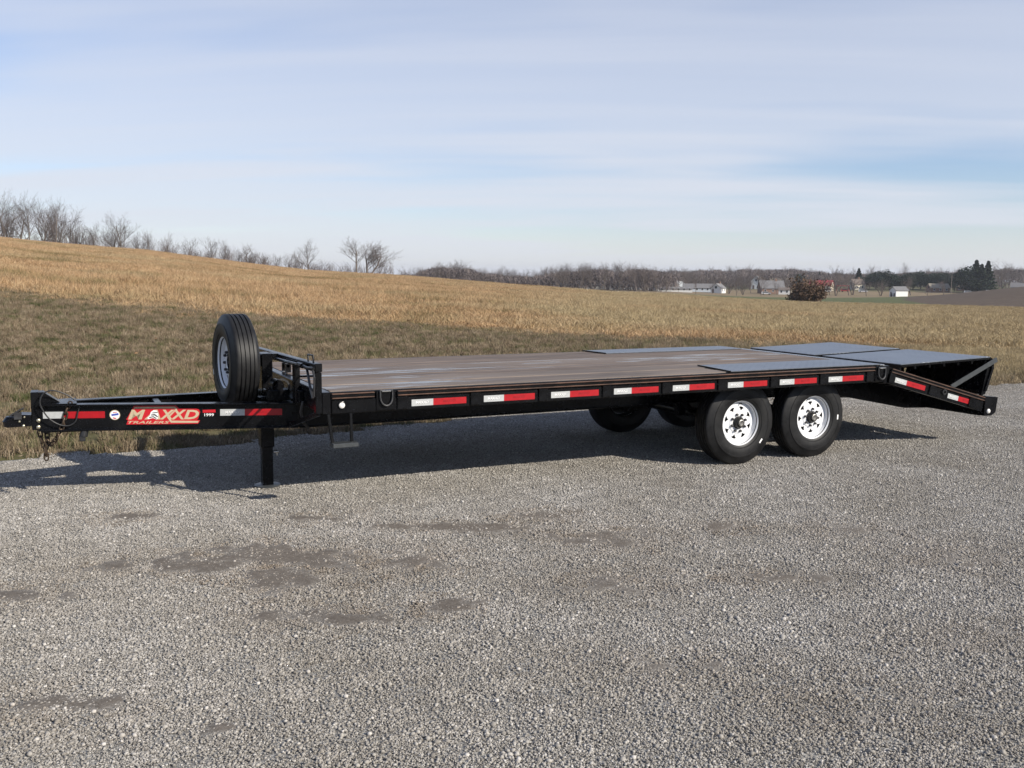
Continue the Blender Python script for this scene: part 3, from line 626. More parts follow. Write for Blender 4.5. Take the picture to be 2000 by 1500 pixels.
def top_of(tpl):
    me = tpl[1] if isinstance(tpl, tuple) else tpl
    if me.name not in TOPS:
        a = np.zeros(len(me.vertices) * 3, np.float32); me.vertices.foreach_get('co', a); TOPS[me.name] = float(np.percentile(a.reshape(-1, 3)[:, 2], 99.7))
    return TOPS[me.name]
def plant(tpl, name, px, r, top_px, label, group=None, wide=1.0, cat='tree', parts=True, rot=None):
    """stand a tree at the azimuth of photo column px, r metres off, its top where the photo shows it"""
    az, el = azel(px, top_px); x, y, z = ground_at(az, r); h = CAM[2] + r * math.tan(rad(el)) - z; s = h / top_of(tpl)
    rz = trng.uniform(0, 6.28) if rot is None else rot
    if parts:
        e = bpy.data.objects.new(name, None); e.empty_display_size = .3; link(e, None, (x, y, z)); e.rotation_euler = (0, 0, rz); e.scale = (s * wide, s * wide, s); tag(e, label, cat, group)
        for nm, me in zip(('trunk', 'crown'), tpl):
            o = bpy.data.objects.new(nm, me); COL.objects.link(o); o.parent = e
        return e
    o = bpy.data.objects.new(name, tpl); link(o, None, (x, y, z)); o.rotation_euler = (0, 0, rz); o.scale = (s * wide, s * wide, s); tag(o, label, cat, group); return o
G1 = 'bare trees along the crest of the orange field'; L1 = 'leafless grey tree in the row behind the crest of the orange field'
for px, top, k, w, dr in ((8, 366, 0, .8, 14), (28, 392, 3, .8, 24), (52, 374, 1, .85, 16), (84, 388, 6, .85, 20), (104, 384, 1, .8, 14), (128, 402, 2, .7, 26), (142, 424, 4, .8, 18),
                          (164, 446, 4, 1.0, 20), (181, 432, 6, .9, 16), (212, 440, 3, 1.0, 22), (268, 452, 3, .9, 18), (291, 448, 5, .8, 22), (318, 453, 0, .9, 18), (338, 466, 4, 1.0, 24), (364, 462, 5, .9, 18),
                          (388, 480, 4, 1.1, 26), (412, 461, 6, 1.0, 18), (430, 468, 3, 1.0, 24), (458, 480, 0, 1.0, 18), (478, 474, 5, .9, 22), (496, 486, 3, 1.0, 26), (518, 492, 4, 1.1, 20), (540, 494, 6, 1.0, 24), (560, 492, 5, .9, 20), (586, 500, 3, 1.1, 28), (626, 506, 4, 1.2, 30)):
    plant(BARE[k], 'bare_tree', px, float(np.interp(azel(px, top)[0], AZ_T, RC_T)) + dr, top, L1, G1, w * 1.05)
for px in list(np.arange(-14, 140, 40)) + list(np.arange(150, 690, 33.0)):
    top = float(np.interp(px, [-20, 60, 100, 140, 160, 230, 260, 330, 400, 480, 560, 690], [372, 384, 392, 428, 446, 436, 456, 468, 474, 486, 500, 516])) + trng.uniform(-4, 14)
    plant(BARE[trng.randrange(7)], 'bare_tree', px + trng.uniform(-4, 4), float(np.interp(azel(px, top)[0], AZ_T, RC_T)) + trng.uniform(24, 40), top, 'leafless grey tree in the hind row beyond the crest of the orange field', 'hind row of bare trees beyond the crest', trng.uniform(.9, 1.2))
plant(BARE[5], 'bare_tree', 238, 196, 414, 'full round crowned leafless tree standing above its neighbours on the crest', None, 1.0)
plant(BARE[2], 'bare_tree', 603, 184, 465, 'tall leafless tree with dense upright crown standing next to low brush on the crest', None, 1.0)
plant(FORKED, 'bare_tree', 694, 178, 462, 'lone leafless tree with slim trunk and fan shaped crown on the crest', None, 1.35)
plant(SPREADING, 'bare_tree', 718, 181, 472, 'lone leafless tree with forked trunks leaning towards the far wood', None, 1.6)
plant(BARE[5], 'bare_tree', 742, 186, 506, 'low spreading leafless tree at the foot of the two lone trees', None, 1.5)
G2 = 'trees of the far wood'; L2 = 'small leafless tree in the hazy far wood beyond the field'
FAR_MESH = []
for k in range(5):
    t_, c_ = BARE[k]; bm_ = bmesh.new(); bm_.from_mesh(t_); bm_.from_mesh(c_); me_ = bpy.data.meshes.new('far_tree'); bm_.to_mesh(me_); bm_.free(); me_.materials.append(MAT['twig']); FAR_MESH.append(me_)
WX = [770, 800, 850, 900, 925, 960, 1000, 1050, 1090, 1180, 1230, 1290, 1330, 1400, 1480, 1560, 1620, 1700, 1800, 1900, 2000]; WY = [528, 519, 510, 506, 517, 519, 522, 524, 516, 511, 512, 517, 521, 519, 517, 518, 525, 526, 523, 522, 515]
px = 772.0
while px < 2010:
    top = float(np.interp(px, WX, WY)) + trng.uniform(-3, 9); r = trng.uniform(420, 520) if px < 1320 else trng.uniform(600, 760)
    plant(FAR_MESH[trng.randrange(5)], 'wood_tree', px, r, top, L2 if px < 1320 else 'small leafless tree behind the distant farmhouses', G2 if px < 1320 else 'bare trees behind the farmhouses', trng.uniform(1.0, 1.5), 'tree', False)
    px += trng.uniform(5.5, 10) if px < 1320 else trng.uniform(8, 14)
# the brushy mass between the trunks of the wood reads as one
def thicket(name, pxa, pxb, n, rr, hpx, label, seed):
    g = np.random.default_rng(seed); V = []; T = []; ta = []
    for k in range(n):
        px_ = g.uniform(pxa, pxb); r_ = g.uniform(*rr); az, el = azel(px_, float(np.interp(px_, WX, WY)) + hpx * (1 + .5 * (vnoise(px_ * .06, 2.0) - .5))); x, y, z = ground_at(az, r_); top = CAM[2] + r_ * math.tan(rad(el)); h = (top - z) * (g.random() ** .55)
        cx_ = np.array([x + g.normal(0, 1.5), y + g.normal(0, 1.5), z + h]); u = g.normal(0, 1, 3); u[2] = abs(u[2]) * 1.8; u /= np.linalg.norm(u); v = np.cross(u, g.normal(0, 1, 3)); v /= np.linalg.norm(v); s = g.uniform(.7, 1.7); w = g.uniform(.06, .20)
        V += [cx_ - u * s - v * w, cx_ - u * s + v * w, cx_ + u * s]; T += [g.random()] * 3
    F = np.arange(len(V)).reshape(-1, 3); o = link(bpy.data.objects.new(name, np_mesh(name, V, F, MAT['scrub'], {'tint': ('FLOAT', T)}))); return tag(o, label, kind='stuff')
thicket('wood_undergrowth', 765, 1320, 34000, (430, 500), 17, 'brown grey undergrowth massed among the far wood trunks', 5)
px = 1312.0
while px < 1660:
    plant(FAR_MESH[trng.randrange(5)], 'village_tree', px, trng.uniform(490, 590), float(np.interp(px, [1312, 1400, 1560, 1600, 1660], [527, 528, 530, 536, 538])) + trng.uniform(-5, 12), 'small leafless tree standing among the distant farmhouses', 'bare trees among the farmhouses', trng.uniform(.85, 1.3), 'tree', False); px += trng.uniform(6, 11)
for px in (1424, 1452, 1468, 1488, 1519, 1545, 1592, 1622, 1634, 1660, 1668, 1694, 1722, 1782, 1845):
    plant(FAR_MESH[trng.randrange(5)], 'yard_tree', px, trng.uniform(435, 465), trng.uniform(533, 548), 'small leafless yard tree standing in front of the distant farmhouses', 'yard trees in front of the farmhouses', trng.uniform(1.0, 1.4), 'tree', False)
for px in (1640, 1668, 1702, 1735, 1768, 1806, 1838, 1868, 1950, 1972, 1990):
    plant(BARE[trng.randrange(7)], 'bare_tree', px, trng.uniform(590, 640), trng.uniform(512, 524), 'tall hazy leafless tree rising behind the evergreen belt', 'tall bare trees behind the evergreen belt', trng.uniform(.9, 1.2))
thicket('village_hedge', 1300, 1640, 13000, (545, 600), 17, 'brown grey hedge and brush just behind the distant farmhouses', 8)
thicket('village_undergrowth', 1310, 2010, 30000, (600, 720), 9, 'brown grey brush massed behind the distant farmhouses', 6)
def crest_brush():
    g = np.random.default_rng(9); V = []; T = []
    for k in range(7000):
        px_ = g.uniform(-20, 770); az, el = azel(px_, 500); rc_ = float(np.interp(az, AZ_T, RC_T)); r_ = rc_ + g.uniform(12, 34); x, y, z = ground_at(az, r_); hm = 3.8 * (.35 + .9 * vnoise(px_ * .045, 1.0)); h = hm * g.random() ** .8
        c_ = np.array([x, y, z + h + .4]); u = g.normal(0, .6, 3); u[2] = 1.2 + abs(u[2]); u /= np.linalg.norm(u); v = np.cross(u, g.normal(0, 1, 3)); v /= np.linalg.norm(v); s = g.uniform(.5, 1.1); w = g.uniform(.012, .03); V += [c_ - u * s - v * w, c_ - u * s + v * w, c_ + u * s]; T += [g.random()] * 3
    o = link(bpy.data.objects.new('crest_brush', np_mesh('crest_brush', V, np.arange(len(V)).reshape(-1, 3), MAT['scrub'], {'tint': ('FLOAT', T)}))); tag(o, 'low bare brush between the crest trees', kind='stuff')
crest_brush()
plant(RUSTY, 'oak_bush', 1574, 176, 543, 'broad bushy oak still holding rust brown leaves in front of the farmhouses', None, 1.0, 'tree')
plant(CONIFER[0], 'conifer', 1908, 520, 508, 'tallest dark spruce of the evergreen clump by the ploughed field', None, 1.35)
plant(CONIFER[1], 'conifer', 1931, 525, 510, 'pointed dark spruce on the edge of the evergreen clump by the ploughed field', None, 1.5)
plant(ROUND[0], 'evergreen_tree', 1893, 515, 521, 'dark evergreen with broad crown at the spruce clump by the ploughed field', None, 1.2)
plant(CONIFER[0], 'conifer', 1918, 515, 516, 'broad dark spruce in the middle of the evergreen clump by the ploughed field', None, 1.5)
plant(CONIFER[1], 'conifer', 1678, 560, 524, 'single dark spruce standing next to a dark gabled house', None, 1.5)
plant(CONIFER[0], 'conifer', 1601, 585, 531, 'small pointed spruce above the red roofed house', None, 1.0)
for px_, top_, k in ((1700, 536, 1), (1712, 531, 0), (1728, 528, 1), (1738, 536, 1), (1760, 537, 0), (1785, 532, 0), (1812, 536, 1), (1835, 534, 0), (1857, 538, 1), (1748, 540, 0), (1770, 534, 1), (1800, 530, 1), (1822, 534, 0), (1846, 532, 1), (1866, 536, 0), (1560, 536, 0)):
    plant(ROUND[k], 'evergreen_tree', px_, trng.uniform(535, 575), top_, 'round dark evergreen tree in the belt behind the distant houses', 'evergreen belt behind the houses', 1.15)
plant(BARE[2], 'bare_tree', 1962, 540, 505, 'wide leafless tree next to the spruce clump by the ploughed field', None, 1.1)
plant(BARE[0], 'bare_tree', 1626, 600, 516, 'tall leafless tree rising behind the red canopy', None, 1.0)
plant(BARE[5], 'bare_tree', 1335, 480, 521, 'leafless tree with leaning trunk next to the domed greenhouse', None, 1.0)
plant(BARE[2], 'bare_tree', 1812, 440, 556, 'small orchard tree with low bare crown near the white barn', None, 1.6)
G3 = 'bare trees in front of the long white buildings'
for px_, top_ in ((1088, 521), (1108, 523), (1132, 518), (1158, 516), (1182, 512), (1206, 517), (1232, 511), (1262, 513), (1284, 520), (1302, 524), (1360, 536), (1440, 540), (1392, 544)):
    plant(BARE[trng.randrange(5)], 'bare_tree', px_, trng.uniform(395, 425), top_, 'thin leafless tree in front of the long white buildings', G3, .8)

# ================================================================== distant farmhouses
MAT['siding'] = simple('white_siding', (.72, .72, .70), .6, 0, .06, 2); MAT['cream'] = simple('cream_wall', (.62, .56, .45), .7, 0, .08, 2); MAT['brick'] = simple('brown_brick', (.24, .15, .11), .8, 0, .2, 3)
MAT['grey_roof'] = simple('grey_shingle', (.17, .165, .165), .8, 0, .15, 3); MAT['brown_roof'] = simple('brown_shingle', (.15, .12, .10), .8, 0, .15, 3); MAT['red_roof'] = simple('red_metal_roof', (.30, .035, .04), .5, 0, .12, 3)
MAT['tan_roof'] = simple('tan_roof', (.28, .24, .18), .8, 0, .12, 3); MAT['glass'] = simple('dark_pane', (.03, .035, .045), .08, 0, .2, 3); MAT['poly'] = simple('greenhouse_film', (.62, .66, .68), .35, 0, .06, 2); MAT['door'] = simple('painted_door', (.14, .10, .08), .5, 0, .1, 4)
MAT['blue_grey_siding'] = simple('grey_blue_siding', (.50, .55, .60), .6, 0, .06, 2); MAT['van_white'] = simple('white_vehicle_paint', (.75, .76, .77), .25, 0, .04, 3, .5); MAT['van_red'] = simple('red_paint', (.42, .03, .03), .35, 0, .08, 3); MAT['pole'] = simple('weathered_pole', (.16, .13, .11), .8, 0, .2, 3)  # siding here is an even pale blue-grey wall colour
def gable(name, label, px, r, Wm, Dm, hw, hr, yaw, wall, roof, wins=3, cat='house', group=None, ridge_along=True, door=True):
    """gabled building: Wm along its ridge, Dm across, eaves hw, ridge hw+hr; yaw turns it about its centre"""
    az, el = azel(px, 560); x, y, z = ground_at(az, r); z -= .25; e = empty(name, (x, y, z)); tag(e, label, cat, group)
    b = MB(); a, d = Wm / 2, Dm / 2
    b.add([(-a, -d, 0), (a, -d, 0), (a, d, 0), (-a, d, 0), (-a, -d, hw), (a, -d, hw), (a, d, hw), (-a, d, hw), (-a, 0, hw + hr), (a, 0, hw + hr)], [(0, 1, 5, 4), (2, 3, 7, 6), (1, 2, 6, 9, 5), (3, 0, 4, 8, 7), (0, 3, 2, 1)])
    def pt(nm, bb, mat, par=None):
        o = bpy.data.objects.new(nm, bb.mesh(nm, mat)); COL.objects.link(o); o.parent = par or e; return o
    pt('wall', b, MAT[wall])
    rf = MB(); ov = .35; t_ = .14; sl = hr / d
    for s in (-1, 1): rf.prism([(-a - ov, s * (d + ov), hw - ov * sl + .02), (a + ov, s * (d + ov), hw - ov * sl + .02), (a + ov, 0, hw + hr + .02), (-a - ov, 0, hw + hr + .02)], (0, 0, t_))
    ro = pt('roof', rf, MAT[roof])
    if cat == 'house': cb = MB(); cb.box(a * .4 - .4, a * .4 + .4, -.4, .4, hw + hr * .6, hw + hr + 1.0); pt('chimney', cb, MAT['brick'], ro)
    for s in (-1, 1):
        for i in range(wins):
            wx = -a + Wm * (i + .5) / wins
            for zc in ((1.6,) if hw < 4 else (1.6, 4.2)):
                wb = MB(); wb.box(wx - .45, wx + .45, s * d - .04, s * d + .04, zc - .6, zc + .6); wo = pt('window', wb, MAT['siding']); gb = MB(); gb.box(wx - .36, wx + .36, s * d - .06, s * d + .06, zc - .5, zc + .5); pt('pane', gb, MAT['glass'], wo)
    for s in (-1, 1):
        if hr > 1.4: wb = MB(); wb.box(s * a - .05, s * a + .05, -.5, .5, hw - .2, hw + .9); pt('window', wb, MAT['glass'])
        if door: db = MB(); db.box(s * a - .05, s * a + .05, d * .35, d * .35 + .95, 0.2, 2.2); pt('door', db, MAT['door'])
    e.rotation_euler = (0, 0, yaw); return e
face = lambda px: -rad(azel(px, 560)[0])         # yaw that turns the long side towards the lot
wb_ = gable('barn', 'bright white barn with pale end wall alone in the green field', 1756, 425, 5.4, 4.6, 2.9, 1.4, face(1756) + rad(33), 'siding', 'grey_roof', 0, 'barn', door=True)
for k in (-1.2, .6):
    db = MB(); db.box(-2.86, -2.78, k - .4, k + .4, .2, 1.7); o = bpy.data.objects.new('barn_door', db.mesh('barn_door', MAT['glass'])); COL.objects.link(o); o.parent = wb_
gable('farmhouse', 'cream walled house with red metal roof behind the rusty oak', 1604, 520, 11, 8, 3.0, 2.6, face(1604) + rad(-12), 'cream', 'red_roof', 4)
gable('farmhouse', 'grey roofed brick house with porch next to the rusty oak', 1506, 470, 11, 8, 2.8, 3.4, face(1506) + rad(14), 'brick', 'grey_roof', 3)
gable('garage', 'low white garage beside the grey roofed brick house', 1532, 462, 5, 5, 2.4, .9, face(1532), 'siding', 'brown_roof', 2, 'garage')
gable('barn', 'tan roofed barn on the rise above the grey roofed brick house', 1528, 560, 14, 8, 3.4, 2.4, face(1528) + rad(5), 'brick', 'tan_roof', 2, 'barn')
gable('farmhouse', 'narrow white two storey house with white gable end among trees', 1479, 540, 8, 5.2, 4.6, 2.6, face(1479) + rad(80), 'siding', 'grey_roof', 2)
gable('farmhouse', 'small white gabled house at the end of a long grey roof', 1403, 455, 7, 5, 2.6, 2.0, face(1403) + rad(72), 'siding', 'grey_roof', 2)
gable('long_shed', 'long grey roofed shed joined to the small white gabled house', 1366, 465, 15, 5, 2.2, 1.8, face(1366) + rad(4), 'blue_grey_siding', 'grey_roof', 6, 'shed')
gable('long_shed', 'very long low white shed behind the thin bare trees', 1146, 470, 28, 7, 2.3, 1.6, face(1146) + rad(-4), 'siding', 'grey_roof', 10, 'shed')
gable('long_shed', 'second long white shed joined end to end behind the bare trees', 1232, 480, 24, 7, 2.0, 1.4, face(1232) + rad(3), 'siding', 'grey_roof', 8, 'shed')
gable('garden_shed', 'little white gabled shed at the end of the long white sheds', 1281, 452, 4.4, 3.4, 2.0, 1.9, face(1281) + rad(70), 'siding', 'grey_roof', 1, 'shed')
gable('long_shed', 'low white shed in front of the domed greenhouse', 1320, 446, 15, 4, 1.7, .8, face(1320), 'siding', 'grey_roof', 6, 'shed')
gable('farmhouse', 'dark gabled house half hidden behind the single spruce', 1672, 545, 7, 6, 3.2, 2.6, face(1672) + rad(40), 'cream', 'brown_roof', 2)
gable('farmhouse', 'brown roofed low house before the evergreen belt', 1832, 520, 9, 7, 2.4, 2.0, face(1832) + rad(20), 'brick', 'tan_roof', 3)
gable('farmhouse', 'small tan brick house between the power pole and spruces', 1880, 545, 6, 5, 2.4, 1.4, face(1880), 'brick', 'brown_roof', 2)
gable('farmhouse', 'pale grey house at the edge of the ploughed field', 1992, 540, 8, 6, 2.8, 2.0, face(1992), 'blue_grey_siding', 'grey_roof', 2)
gable('long_shed', 'distant long white roofed shed on the hill above the oak', 1562, 790, 14, 8, 2.6, 1.2, face(1562), 'siding', 'poly', 3, 'shed')
# domed greenhouse
az_, _ = azel(1326, 556); gx_, gy_, gz_ = ground_at(az_, 500); gh = empty('greenhouse', (gx_, gy_, gz_ - .2)); tag(gh, 'domed pale greenhouse behind the low white shed', 'greenhouse')
def ghp(nm, b, m):
    o = bpy.data.objects.new(nm, b.mesh(nm, m, (0, 0, 0), 40)); COL.objects.link(o); o.parent = gh
b = MB(); b.prism([(3.6 * math.cos(t), 0, 1.8 + 2.9 * math.sin(t)) for t in np.linspace(0, math.pi, 13)] + [(-3.6, 0, 0), (3.6, 0, 0)], (0, 9, 0)); ghp('film_roof', b, MAT['poly'])
b = MB(); b.box(-3.66, 3.66, -.1, -.02, 0, 1.8); ghp('end_wall', b, MAT['siding']); b = MB(); b.box(-.6, .6, -.16, -.11, 0, 2.0); ghp('door', b, MAT['door']); gh.rotation_euler = (0, 0, face(1326) + rad(8))
# red canopy and parked vehicles
az_, _ = azel(1646, 566); x_, y_, z_ = ground_at(az_, 515); cn = empty('canopy', (x_, y_, z_)); tag(cn, 'red flat canopy on posts beside the red roofed house', 'canopy')
for nm, bx in (('roof', (-3.2, 3.2, -2, 2, 2.6, 3.0)), ('post', (-3, -2.8, -1.8, -1.6, 0, 2.6)), ('post', (2.8, 3, -1.8, -1.6, 0, 2.6)), ('post', (-3, -2.8, 1.6, 1.8, 0, 2.6)), ('post', (2.8, 3, 1.6, 1.8, 0, 2.6))):
    b = MB(); b.box(*bx, .05); o = bpy.data.objects.new(nm, b.mesh(nm, MAT['van_red'])); COL.objects.link(o); o.parent = cn
cn.rotation_euler = (0, 0, face(1646))
def vehicle(name, label, px, r, L, Hh, paint, cat, yaw=0.0):
    az, _ = azel(px, 560); x, y, z = ground_at(az, r); e = empty(name, (x, y, z)); tag(e, label, cat)
    def pt(nm, b, m):
        o = bpy.data.objects.new(nm, b.mesh(nm, MAT[m], (0, 0, 0), 30)); COL.objects.link(o); o.parent = e
    b = MB(); b.prism([(-L / 2, -.9, .45), (L / 2, -.9, .45), (L / 2, -.9, Hh * .55), (L / 2 - .9, -.9, Hh * .62), (L / 2 - 1.5, -.9, Hh), (-L / 2 + .15, -.9, Hh), (-L / 2, -.9, Hh * .7)], (0, 1.8, 0)); pt('body', b, paint)
    b = MB(); b.prism([(L / 2 - .98, -.92, Hh * .64), (L / 2 - 1.5, -.92, Hh * .94), (-L / 2 + .5, -.92, Hh * .94), (-L / 2 + .4, -.92, Hh * .64)], (0, 1.84, 0)); pt('window', b, 'glass')
    for sx in (-1, 1):
        for sy in (-1, 1): b = MB(); b.cyl((sx * L * .31, sy * .72, .33), (sx * L * .31, sy * .93, .33), .33, n=14); pt('wheel', b, 'rubber')
    e.rotation_euler = (0, 0, face(px) + yaw)
vehicle('parked_van', 'white van parked beside the spruce clump', 1940, 500, 6.2, 1.9, 'van_white', 'van'); vehicle('parked_car', 'white car parked beside the small tan brick house', 1893, 505, 4.2, 1.4, 'van_white', 'car')
vehicle('parked_car', 'red car parked under the red canopy', 1651, 505, 4.2, 1.5, 'van_red', 'car'); vehicle('parked_car', 'white car on the road below the single spruce', 1686, 500, 4.2, 1.5, 'van_white', 'car'); vehicle('parked_car', 'white car parked at the cream walled house', 1614, 498, 4.3, 1.45, 'van_white', 'car', .2); vehicle('parked_car', 'white car in the yard of the grey roofed brick house', 1497, 452, 4.3, 1.5, 'van_white', 'car')
for px_, r_, lab in ((1858, 500, 'wooden power pole with crossarm before the evergreen belt'), (1640, 505, 'wooden power pole beside the red canopy'), (1482, 560, 'wooden power pole above the narrow white house')):
    az, _ = azel(px_, 560); x, y, z = ground_at(az, r_); e = empty('power_pole', (x, y, z)); tag(e, lab, 'pole')
    for nm, b in (('post', MB().cyl((0, 0, -.3), (0, 0, 8.5), .17, .11, 8)), ('crossarm', MB().box(-1.1, 1.1, -.08, .08, 7.7, 7.9))):
        o = bpy.data.objects.new(nm, b.mesh(nm, MAT['pole'])); COL.objects.link(o); o.parent = e
    e.rotation_euler = (0, 0, face(px_))

# ================================================================== the trailer
TW, TH, TL = 2.56, .909, 5.717
trailer = empty('flatbed_trailer', (3.0, 1.28, 0))
tag(trailer, 'long black deckover flatbed trailer with wooden deck and tandem white wheels on gravel', 'trailer')
P = MAT['paint']
def part(name, mat, fn, smooth=False, parent=trailer, origin=None):
    b = MB(); fn(b); return b.build(name, mat, parent, origin, smooth)

# ---- frame
def ibeam(b, p0, p1, h, w=.10, tf=.012, tw=.009):
    p0 = Vector(p0); p1 = Vector(p1); up = Vector((0, 0, 1))
    b.obox(p0, p1, tw, h - tf, c=0); b.obox(p0 + up * (h / 2 - tf / 2), p1 + up * (h / 2 - tf / 2), w, tf, c=.003); b.obox(p0 - up * (h / 2 - tf / 2), p1 - up * (h / 2 - tf / 2), w, tf, c=.003)
for y in (.80, 1.76):
    part('main_rail', P, lambda b: ibeam(b, (.0, y, .637), (5.70, y, .637), .215))
TON_A, TON_B = Vector((0.0, .80, .634)), Vector((-1.88, 1.205, .667))
part('tongue_beam', P, lambda b: ibeam(b, TON_A, TON_B, .205))
part('tongue_beam', P, lambda b: ibeam(b, (0, 1.76, .634), (-1.88, 1.355, .667), .205))
for x in np.arange(.35, 5.6, .41):
    part('cross_member', P, lambda b: b.box(x - .02, x + .02, .05, 2.51, .80, .868))
part('front_channel', P, lambda b: b.box(-.012, .055, .0, TW, .742, .906, .006))
part('rear_channel', P, lambda b: b.box(5.672, 5.75, .0, TW, .72, .900, .006))
part('rear_sill', MAT['steel'], lambda b: b.box(5.650, 5.712, .03, TW - .03, .896, .9115, .003))
def chan(b, y0, y1, yw):
    b.box(.058, 5.67, y0, y1, .742, .845, .006); b.box(.058, 5.67, yw, yw + .03, .8455, .904, 0)
part('side_channel', P, lambda b: chan(b, .0, .05, .014))
part('side_channel', P, lambda b: chan(b, TW - .05, TW, TW - .044))
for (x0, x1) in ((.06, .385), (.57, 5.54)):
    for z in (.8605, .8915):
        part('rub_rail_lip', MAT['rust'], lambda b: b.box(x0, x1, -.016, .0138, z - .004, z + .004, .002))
    part('rub_rail', P, lambda b: b.box(x0 - .004, x1 + .004, -.006, .0138, .8648, .8872, .002))
part('rub_rail', P, lambda b: b.box(.06, 5.54, TW - .0138, TW + .012, .857, .895, .003))
pocket = None
for i in range(9):
    x = .6827 + .6081 * i - .0755
    if pocket is None: pocket = part('stake_pocket', P, lambda b: b.box(x - .042, x + .042, -.014, -.001, .752, .852, .004), origin=(x, 0, .8))
    else: dup(pocket, trailer, (x, 0, .8))
# ---- deck planks, each its own board
pw = (TW - .10) / 13; plank = None
for i in range(13):
    y = .05 + pw * (i + .5)
    if plank is None: plank = part('plank', MAT['wood'], lambda b: b.box(.057, 5.648, y - pw / 2 + .0035, y + pw / 2 - .0035, .871, .909, .007), origin=(2.85, y, .89))
    else:
        d = dup(plank, trailer, (2.85, y, .89 + random.Random(i).uniform(-.003, .001)))
def strip(b, pts, z0, z1):
    b.prism([(x, y, z0) for x, y in pts], (0, 0, z1 - z0))
part('tread_plate', MAT['tread'], lambda b: strip(b, [(3.77, .02), (5.646, .02), (5.646, .60), (3.85, .60)], .9115, .918))
part('tread_plate', MAT['tread'], lambda b: strip(b, [(3.75, 2.13), (5.646, 2.13), (5.646, 2.545), (3.70, 2.545)], .9115, .918))
for x0, x1, ya, yb in ((3.762, 3.842, .02, .60), (3.742, 3.692, 2.13, 2.545)):
    part('plate_edge_bar', P, lambda b: b.obox((x0, ya, .917), (x1, yb, .917), .014, .012))
# ---- conspicuity strips
zt = .7939
def make_strip(o, e1, e2, n, w=.1775, r=.279, h=.0508, letters=True, first=True):
    o = np.asarray(o, float); e1 = np.asarray(e1, float); e2 = np.asarray(e2, float); n = np.asarray(n, float)
    def slab(b, a0, a1, lift=0.0):
        pts = [o + e1 * a + e2 * t for a, t in ((a0, -h / 2), (a1, -h / 2), (a1, h / 2), (a0, h / 2))]
        b.prism([p + n * .0006 for p in pts], n * .0022)
    org = tuple(o)
    wp_ = part('reflective_strip', MAT['white_tape'], lambda b: slab(b, 0, w), origin=org)
    rp = part('red_section', MAT['red_tape'], lambda b: slab(b, w + .0008, w + r), parent=wp_, origin=org)
    if letters:
        decal(*TXT_TAPE, o + e1 * (w / 2 - .0505) - e2 * .0112, e1, e2, n, .0030).build('letter_shadow', MAT['grey_paint'], wp_, org)
        decal(*TXT_TAPE, o + e1 * (w / 2 - .0525) - e2 * .009, e1, e2, n, .0034).build('lettering', MAT['white_print'], wp_, org)
        decal(*TXT_TAPE, o + e1 * (w + r / 2 - .055) - e2 * .009, e1, e2, n, .0034).build('lettering', MAT['red_print'], wp_, org)
    return wp_
S0 = make_strip((.6827, -.0005, zt), (1, 0, 0), (0, 0, 1), (0, -1, 0))
for i in range(1, 8):
    d = dup(S0, trailer, (.6827 + .6081 * i, -.0005, zt))
    for ch in list(S0.children): dup(ch, d, (.6827 + .6081 * i, -.0005, zt))
# ---- D rings, marker lamp
def d_ring(b, x, z, y=-.02, w=.048, h=.115):
    pts = [(x - w, y, z)] + [(x - w * math.cos(t), y - .008 * math.sin(t), z - h * .45 - h * .55 * math.sin(t)) for t in np.linspace(0, math.pi, 9)] + [(x + w, y, z), (x - w, y, z)]
    b.tube(pts, .0075, 8)
for x, z in ((.475, .902), (5.625, .885)):
    bk = part('ring_pocket', P, lambda b: b.box(x - .075, x + .075, -.010, -.001, .752, .900, .004))
    part('d_ring', MAT['dark_steel'], lambda b: d_ring(b, x, z), 60, bk)
    part('ring_clip', MAT['steel'], lambda b: b.box(x - .035, x + .035, -.03, -.011, z - .010, z + .003, .002), False, bk)
lamp = part('marker_lamp', P, lambda b: b.lathe([(.0005, 0), (.031, 0), (.031, .006), (.024, .009), (.0005, .009)], (.134, -.0005, .805), (0, -1, 0), 24), 40)
part('lens', MAT['lens'], lambda b: b.lathe([(.023, .0092), (.019, .014), (.010, .0165), (.0005, .017)], (.134, -.0005, .805), (0, -1, 0), 20), 60, lamp)
# ---- headboard
HX = -.035
hb = part('headboard_rail', P, lambda b: b.obox((HX, -.004, 1.090), (HX, 2.52, 1.048), .055, .062, c=.005))
part('headboard_post', P, lambda b: b.box(HX - .024, HX + .024, .0, .05, .75, 1.056, .005))
part('headboard_post', P, lambda b: b.box(HX - .024, HX + .024, 2.48, 2.53, .75, 1.02, .005))
def hp(px, py, x=HX): return tuple(on_plane(px, py, (x, 0, 0), (1, 0, 0)))
a = hp(578, 712); c_ = hp(578, 765)
part('headboard_post', P, lambda b: b.box(HX - .02, HX + .02, a[1] - .05, a[1] + .05, .74, 1.05, .005))
part('spare_mount', P, lambda b: (b.box(-.205, -.115, 1.18, 1.38, .66, 1.105, .006), b.box(-.2, HX - .02, 1.22, 1.34, 1.07, 1.10, .003), b.cyl((-.36, 1.28, 1.04), (-.2, 1.28, 1.04), .05)))
part('ramp_bar', P, lambda b: (b.tube([hp(528, 698, -.09), hp(585, 713, -.09)], .014, 8), b.tube([hp(583, 712, -.09), hp(591, 714.5, -.09)], .021, 8), b.tube([hp(590, 714, -.09), hp(600, 719, -.09), hp(612, 720, -.09)], .012, 8)))
part('grab_handle', P, lambda b: b.tube([hp(602, 705), hp(601.3, 692.5), hp(611.2, 694), hp(612.3, 707.5)], .007, 8))
part('hanging_hook', MAT['dark_steel'], lambda b: (b.tube([hp(599, 719, -.08), hp(602, 734, -.08), hp(605, 752, -.08), hp(611, 778, -.08)], .010, 8), b.tube([hp(610, 720, -.08), hp(614, 738, -.08), hp(613, 775, -.08)], .008, 8)))
